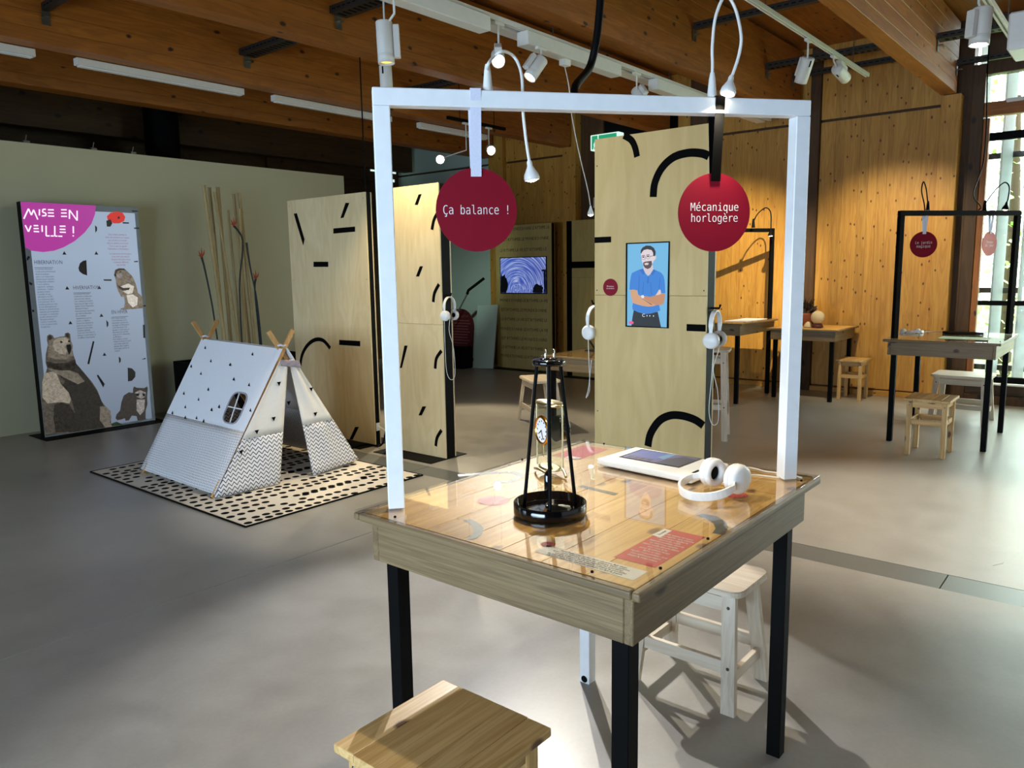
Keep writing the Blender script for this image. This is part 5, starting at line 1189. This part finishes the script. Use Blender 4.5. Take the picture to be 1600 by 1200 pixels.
mesh_obj('ball', MB(Matrix.Translation((8.97, 2.90, .930))).lathe([(.075*math.sin(PI*i/14)+.0003, -.075*math.cos(PI*i/14)) for i in range(15)], 24), 'globe_glass', gb, True)
tag(mesh_obj('paperweight', MB(Matrix.Translation((8.99, 3.01, .8157))).lathe([(.048, 0), (.045, .02), (.03, .045), (.012, .06), (.0005, .062)], 18), 'globe_glass'), 'pale rounded paperweight between plant and globe', 'ornament')
# small lectern-like lamp foot on the half-hidden table
tag(mesh_obj('black_stand', MB().bar((6.0, 3.95, .775), (6.25, 4.1, .90), .02, .012).box((5.93, 3.86, .7605), (6.13, 4.02, .768)).bar((6.0, 3.95, .7685), (6.02, 4.02, .84), .012, .012), 'darksteel'), 'small dark angled stand on the half-hidden table', 'stand')

# ================================================================ FAR LEFT CORNER
rdb = thing('round_top_board', 'maroon round-topped board with pale lettering leaning in the far corner', 'board', (9.1, 8.55, 0))
Tm = Matrix.Translation((9.0, 8.55, .001)) @ Matrix.Rotation(R(6), 4, 'Y') @ Matrix.Rotation(R(-90), 4, 'Z')
pr2 = [(-.30, .62), (-.30, 0), (.30, 0), (.30, .62)]+[(.30*math.cos(PI*i/14), .62+.30*math.sin(PI*i/14)) for i in range(15)]
pr2 = [(-.30, 0), (.30, 0)]+[(.30*math.cos(PI*i/16), .62+.30*math.sin(PI*i/16)) for i in range(17)]
mesh_obj('face', MB(Tm).prism(pr2, lambda a, b, h: (a, -h, b), 0, .02), 'maroon', rdb, True)
mb = MB(Tm)
M['maroon_text'] = plain('faded_lettering', (120, 66, 66), .7)
for k in range(11): mb.prism([(-.20, .74-k*.045), (.20+.03*math.sin(k*2), .74-k*.045), (.20+.03*math.sin(k*2), .725-k*.045), (-.20, .725-k*.045)], lambda a, b, h: (a, -h, b), .0204, .0005)
mesh_obj('print_lines', mb, 'maroon_text', rdb, True)
o = text('lettering', 'SALON DE LECTURE', .05, Tm @ frame3((0, -.0215, .80), (1, 0, 0), (0, 0, 1)), 'maroon_text', rdb, 'CENTER', .8, 1, 1)
tag(mesh_obj('black_chest', MB().box((8.72, 8.20, .001), (8.94, 8.85, .34), .01), 'black'), 'low black chest in front of the maroon board', 'chest')
tag(mesh_obj('leaning_board', MB().bar((8.95, 7.98, .002), (9.15, 8.03, .98), .42, .02, (-1, 0, 0), .002), 'wall_mint'), 'pale blank board leaning left of the sentence panel', 'board')
rd = thing('stand_arm', 'thin metal stand with a black angled arm in the far corner', 'stand', (8.7, 8.3, 0))
mesh_obj('rod', MB().tube([(8.66, 8.62, .345), (8.84, 8.18, 1.16)], .012, 8), 'steel', rd, True)
mesh_obj('arm', MB().tube([(8.84, 8.18, 1.16), (8.85, 8.16, 1.22), (8.95, 7.92, 1.40)], .022, 8), 'black', rd, True)

# exit sign and its wiring
ex = thing('exit_sign', 'green and white lit exit sign above the man panel', 'sign', (XW-.10, 6.05, 3.2))
xs_ = XW-.19
mesh_obj('housing', MB().box((xs_, 5.80, 3.16), (XW-.047, 6.26, 3.37), .006), 'sign_white', ex, True)
mesh_obj('green_field', MB().box((xs_-.003, 6.14, 3.175), (xs_-.0004, 6.235, 3.355)).box((xs_-.003, 5.83, 3.29), (xs_-.0004, 6.12, 3.355)), 'sign_green', ex, True)
mesh_obj('arrow', MB().prism([(6.06, 3.16), (6.06, 3.24), (5.98, 3.24), (5.98, 3.16)], FX(xs_), .0004, .002), 'sign_green', ex, True)
mesh_obj('figure', MB().prism([(6.215, 3.16), (6.20, 3.16), (6.19, 3.21), (6.17, 3.17), (6.155, 3.175), (6.17, 3.22), (6.165, 3.25), (6.15, 3.23), (6.142, 3.24), (6.165, 3.275), (6.185, 3.275), (6.205, 3.24), (6.20, 3.21)], FX(xs_-.003), .0003, .001), 'sign_white', ex, True)
mesh_obj('conduit', MB().tube([(XW-.058, 6.24, 3.159), (XW-.058, 6.24, 2.53)], .006, 6), 'offwhite', ex, True)
mesh_obj('junction_box', MB().box((XW-.09, 6.16, 2.38), (XW-.046, 6.28, 2.528), .005), 'offwhite', ex, True)

# ================================================================ CEILING FITTINGS
def cyl_spot(label, c, d, stem_top, r=.046, L=.17, glow='bulb', box=True, parent_group='white cylinder spotlights on the tracks'):
    """c = centre of the lens, d = where it points"""
    c = Vector(c); d = Vector(d).normalized(); t = thing('track_spotlight', label, 'spotlight', c, 0, parent_group)
    T = at(c, d)
    mesh_obj('body', MB(T).lathe([(.0005, -L), (r*.93, -L), (r, -L+.006), (r, -.052), (r*.985, -.050), (r, -.048), (r, .0), (r*.93, .0), (r*.86, -.016), (.0005, -.020)], 28), 'offwhite', t, True)
    mesh_obj('lens', MB(T).lathe([(r*.84, -.014), (r*.5, -.008), (.0005, -.006)], 22), glow, t, True)
    mesh_obj('slot', MB(T).box((-.006, -r-.0012, -L+.012), (.006, -r+.002, -L+.062)), 'black', t, True)
    if box: mesh_obj('driver_box', MB(T).box((-.024, r+.0006, -L+.02), (.024, r+.036, -.03), .004), 'offwhite', t, True)
    top = Vector(stem_top); p = c-d*(L*.85)
    mesh_obj('stem', MB().tube([top, Vector((top.x, top.y, p.z+.06)), p], .007, 8), 'offwhite', t, True)
    mesh_obj('track_adapter', MB().box(top-Vector((.05, .016, 0)), top+Vector((.05, .016, .022)), .003), 'offwhite', t, True)
    return t
def track(label, x0, x1, y, z, group='lighting tracks under the ceiling', mat='offwhite'):
    t = thing('lighting_track', label, 'track', ((x0+x1)/2, y, z), 0, group)
    mesh_obj('rail', MB().box((x0, y-.018, z), (x1, y-.006, z+.034), .001).box((x0, y+.006, z), (x1, y+.018, z+.034), .001).box((x0, y-.0058, z+.02), (x1, y+.0058, z+.034)), mat, t, True)
    return t
tk = track('long white lighting track with rectangular boxes above the foreground table', 1.0, 8.9, 3.50, 3.141)
mesh_obj('back_profile', MB().box((1.0, 3.550, 3.135), (8.9, 3.66, 3.175), .003), 'offwhite', tk, True)
for k in range(5): mesh_obj('hanger', MB().tube([(1.3+k*1.8, 3.60, 3.176), (1.3+k*1.8, 3.60, ZC-.01)], .004, 6), 'steel', tk, True)
for x0, x1, lab in ((2.78, 4.01, 'above the white frame, nearest box on the track'), (4.40, 5.62, 'behind the white frame, middle box on the track'), (6.22, 7.44, 'furthest box on the track')):
    tag(mesh_obj('linear_light', MB().box((x0, 3.445, 3.045), (x1, 3.545, 3.1395), .004), 'offwhite'), 'white rectangular light box '+lab, 'light', 'rectangular lights on the long track')
cyl_spot('white cylinder spotlight pointing down, left of the bright lamp', (3.157, 3.51, 2.695), (.02, -.02, -1), (3.157, 3.43, 3.078), .048, .23, 'bulb_warm')
cyl_spot('dazzling spotlight facing the camera above the white strap', (4.05, 3.42, 2.86), (-2.1, -1.9, -1.6), (4.15, 3.50, 3.119), .045, .15, 'bulb_hot')
cyl_spot('white spotlight tilted down left, behind the white gooseneck', (4.43, 3.46, 2.83), (-1.4, .6, -2.0), (4.52, 3.425, 3.022), .046, .17)
cyl_spot('white spotlight mostly hidden by the white bar', (6.10, 3.52, 2.93), (-.2, -.8, -1), (5.95, 3.50, 3.119), .046, .15)
tk2 = track('white lighting track ending above the spruce wall', 3.0, 8.28, 2.30, 3.315)
for k in range(3): mesh_obj('hanger', MB().tube([(3.6+k*2.1, 2.30, 3.35), (3.6+k*2.1, 2.30, ZC-.01)], .004, 6), 'steel', tk2, True)
cyl_spot('white spotlight turned away towards the spruce wall', (6.74, 2.40, 3.02), (.42, .55, -1.2), (6.60, 2.30, 3.292), .052, .20)
cyl_spot('white spotlight lying almost level with a lit end on the right', (7.53, 2.28, 3.17), (1, -.05, -.22), (7.25, 2.30, 3.292), .05, .22, 'bulb_warm')
tk3 = track('lighting track ending at the upper right before the window', 3.0, 6.46, .84, 2.95)
for k in range(2): mesh_obj('hanger', MB().tube([(3.6+k*2.4, .84, 2.985), (3.6+k*2.4, .84, ZC-.01)], .004, 6), 'steel', tk3, True)
cyl_spot('white cylinder spotlight pointing down beside the timber beam by the window', (4.99, .825, 2.665), (-.05, .03, -1), (5.0, .84, 2.927), .05, .19, 'bulb_hot')
tk4 = track('short dark lighting track far back behind the left hanging disc', 6.5, 7.5, 6.25, 3.20, mat='black')
for k in range(2): mesh_obj('hanger', MB().tube([(6.7+k*.6, 6.25, 3.235), (6.7+k*.6, 6.25, ZC-.01)], .004, 6), 'black', tk4, True)
cyl_spot('distant bright spotlight above the crimson disc on the left', (6.64, 6.52, 2.80), (-3.2, -2.9, -1.0), (6.8, 6.25, 3.178), .052, .18, 'bulb_hot', False)
cyl_spot('distant bright spotlight just right of the white strap', (7.02, 6.06, 2.895), (-3.0, -2.9, -1.1), (7.2, 6.25, 3.178), .052, .18, 'bulb_hot', False)
cyl_spot('white cylinder spotlight directly above the left end of the white bar', (4.0, 4.455, 2.80), (.05, .02, -1), (4.0, 4.455, 3.452), .046, .20, 'bulb', False)
for x0, x1, lab in ((1.0, 2.53, 'cut by the left edge of the photo'), (2.83, 4.33, 'above the backlit board'), (4.66, 6.20, 'left of the white frame'), (6.64, 7.85, 'inside the white frame')):
    t = thing('tube_light', 'long white tube light under a beam, '+lab, 'light', ((x0+x1)/2, 6.90, 3.2), 0, 'tube lights under the timber beam')
    mesh_obj('housing', MB().box((x0, 6.83, 3.205), (x1, 6.90, 3.262), .003), 'offwhite', t, True)
    mesh_obj('diffuser', MB().box((x0+.02, 6.84, 3.195), (x1-.02, 6.89, 3.2045), .002), 'white', t, True)
TR = [(4.25, 5.23, 6.63, 3.50, .16, 'between two beams at the upper left'), (4.05, 3.53, 5.04, 3.478, .16, 'above the nearest light box'), (6.30, 5.23, 6.63, 3.50, .12, 'above the left end of the white bar'), (6.68, 1.89, 3.34, 3.61, .06, 'above the right gooseneck lamp'), (8.38, 1.89, 3.34, 3.58, .11, 'above the level spotlight'), (9.15, 1.89, 3.34, 3.62, .05, 'close to the spruce wall'),
      (8.43, .2, 1.73, 3.57, .14, 'beside the spotlight by the window'), (9.35, .2, 1.73, 3.52, .05, 'near the window head'), (2.55, 5.23, 6.63, 3.50, .05, 'at the top left corner'), (5.2, 1.89, 3.34, 3.61, .06, 'nearest to the camera over the right track')]
for x, y0, y1, z, w, lab in TR:
    t = thing('cable_tray', 'galvanised steel channel '+lab, 'tray', (x, (y0+y1)/2, z), 0, 'steel channels across the beams')
    mesh_obj('channel', MB().box((x-w/2, y0+.002, z), (x+w/2, y1-.002, z+.003)).box((x-w/2, y0+.002, z+.0032), (x-w/2+.003, y1-.002, z+.055)).box((x+w/2-.003, y0+.002, z+.0032), (x+w/2, y1-.002, z+.055)), 'darksteel', t, True)
    mb = MB(); yy = y0+.06
    while yy < y1-.06:
        mb.box((x-w/2-.001, yy, z+.022), (x-w/2-.0002, yy+.035, z+.030)); 
        if w > .08: mb.box((x-w*.25, yy, z-.001), (x+w*.25, yy+.03, z-.0002))
        yy += .06
    mesh_obj('slots', mb, 'black', t, True)
    for yy, s in ((y0, 1), (y1, -1)):
        mesh_obj('bracket', MB().box((x-.03, yy+s*.001, z-.10), (x+.03, yy+s*.005, z-.002)).box((x-.022, yy+s*.006, z-.045), (x+.022, yy+s*.05, z-.038)), 'steel', t, True)
em_ = thing('emergency_light', 'white box-shaped lamp housing at the upper right corner of the picture', 'light', (5.35, .58, 2.75))
mesh_obj('housing', MB().box((5.20, .42, 2.66), (5.52, .725, 2.86), .01), 'white', em_, True)
mesh_obj('hanger', MB().tube([(5.36, .57, 2.861), (5.36, .57, ZC-.01)], .02, 10), 'white', em_, True)
tag(mesh_obj('power_cable', MB().tube(smooth([(9.30, 1.45, 4.0)]+[(9.2, 1.43, 3.4)]+[(8.90, 1.36, 2.8), (8.85, 1.36, 2.45), (8.4, 1.35, 2.15), (7.78, 1.19, 1.99), (7.70, 1.19, 1.955)], 6), .006, 6), 'black'), 'thin black cable hanging in front of the window', 'cable')
tag(mesh_obj('power_cable', MB().tube([(4.386, 5.20, 3.4), (4.386, 5.20, 2.183)], .006, 6), 'black'), 'thin black vertical cable above the broad plywood panel, left of the white frame post', 'cable')
tag(mesh_obj('floor_cable', MB().tube(smooth([(4.43, 5.10, .15), (4.37, 5.05, .13), (4.32, 5.06, .02), (4.30, 5.25, .012), (4.10, 5.22, .008), (4.02, 5.28, .008)], 5), .007, 6), 'black'), 'black cable on the floor by the left panels', 'cable')
sk = thing('socket', 'white wall socket low on the edge of the broad plywood panel', 'socket', (4.385, 5.16, .17))
mesh_obj('plate', MB().box((4.365, 5.158, .13), (4.405, 5.1648, .20), .002), 'white', sk, True)
mesh_obj('lead', MB().tube(smooth([(4.385, 5.157, .17), (4.40, 5.12, .15), (4.44, 5.06, .10), (4.46, 5.0, .07)], 4), .006, 6), 'white', sk, True)
# metal bits on top of the white partition
for x, lab in ((2.98, 'leftmost'), (3.60, 'middle'), (4.0, 'rightmost')):
    tag(mesh_obj('clamp', MB().box((x-.03, YL+.04, 2.7905), (x+.03, YL+.10, 2.82), .004).tube([(x, YL+.07, 2.82), (x+.01, YL+.06, 2.875)], .006, 6), 'steel'), 'small metal clamp on top of the white partition, '+lab, 'clamp', 'clamps on the white partition')

# ================================================================ OUTSIDE
struct('ground', MB().box((9.8, -14, -.4), (40, 14, -.15)), 'meadow')
def shrub(label, x, y, hgt, rad, n, mat, seed):
    t = thing('tree', label, 'tree', (x, y, -.15), 0, 'trees outside the window'); r = random.Random(seed)
    mesh_obj('trunk', MB().tube([(x, y, -.15), (x+.05, y, hgt*.4), (x, y+.05, hgt*.8)], [.10, .08, .03], 8), 'bark', t, True)
    mb = MB()
    for k in range(n):
        a = r.uniform(0, 2*PI); z = r.uniform(.0, 1); rr = rad*math.sqrt(r.random())*(.55+.45*math.sin(PI*min(1, z*.9+.1)))
        p = Vector((x+rr*math.cos(a), y+rr*math.sin(a), z*hgt)); d_ = Vector((r.uniform(-1, 1), r.uniform(-1, 1), r.uniform(-.6, .6))).normalized(); s_ = d_.orthogonal().normalized(); q = r.uniform(.03, .075)
        mb.add([p-d_*q, p+s_*q*.6, p+d_*q, p-s_*q*.6], [(0, 1, 2, 3)])
    mesh_obj('foliage', mb, mat, t, True, kind='stuff')
shrub('light green tree nearest to the window slats', 12.4, 1.5, 4.6, 1.1, 1500, 'leaf2', 1)
shrub('darker green tree behind on the left of the window', 15.2, 4.2, 5.6, 1.5, 1800, 'leaf', 2)
shrub('green tree behind on the right of the window', 14.6, .2, 5.2, 1.3, 1500, 'leaf', 3)
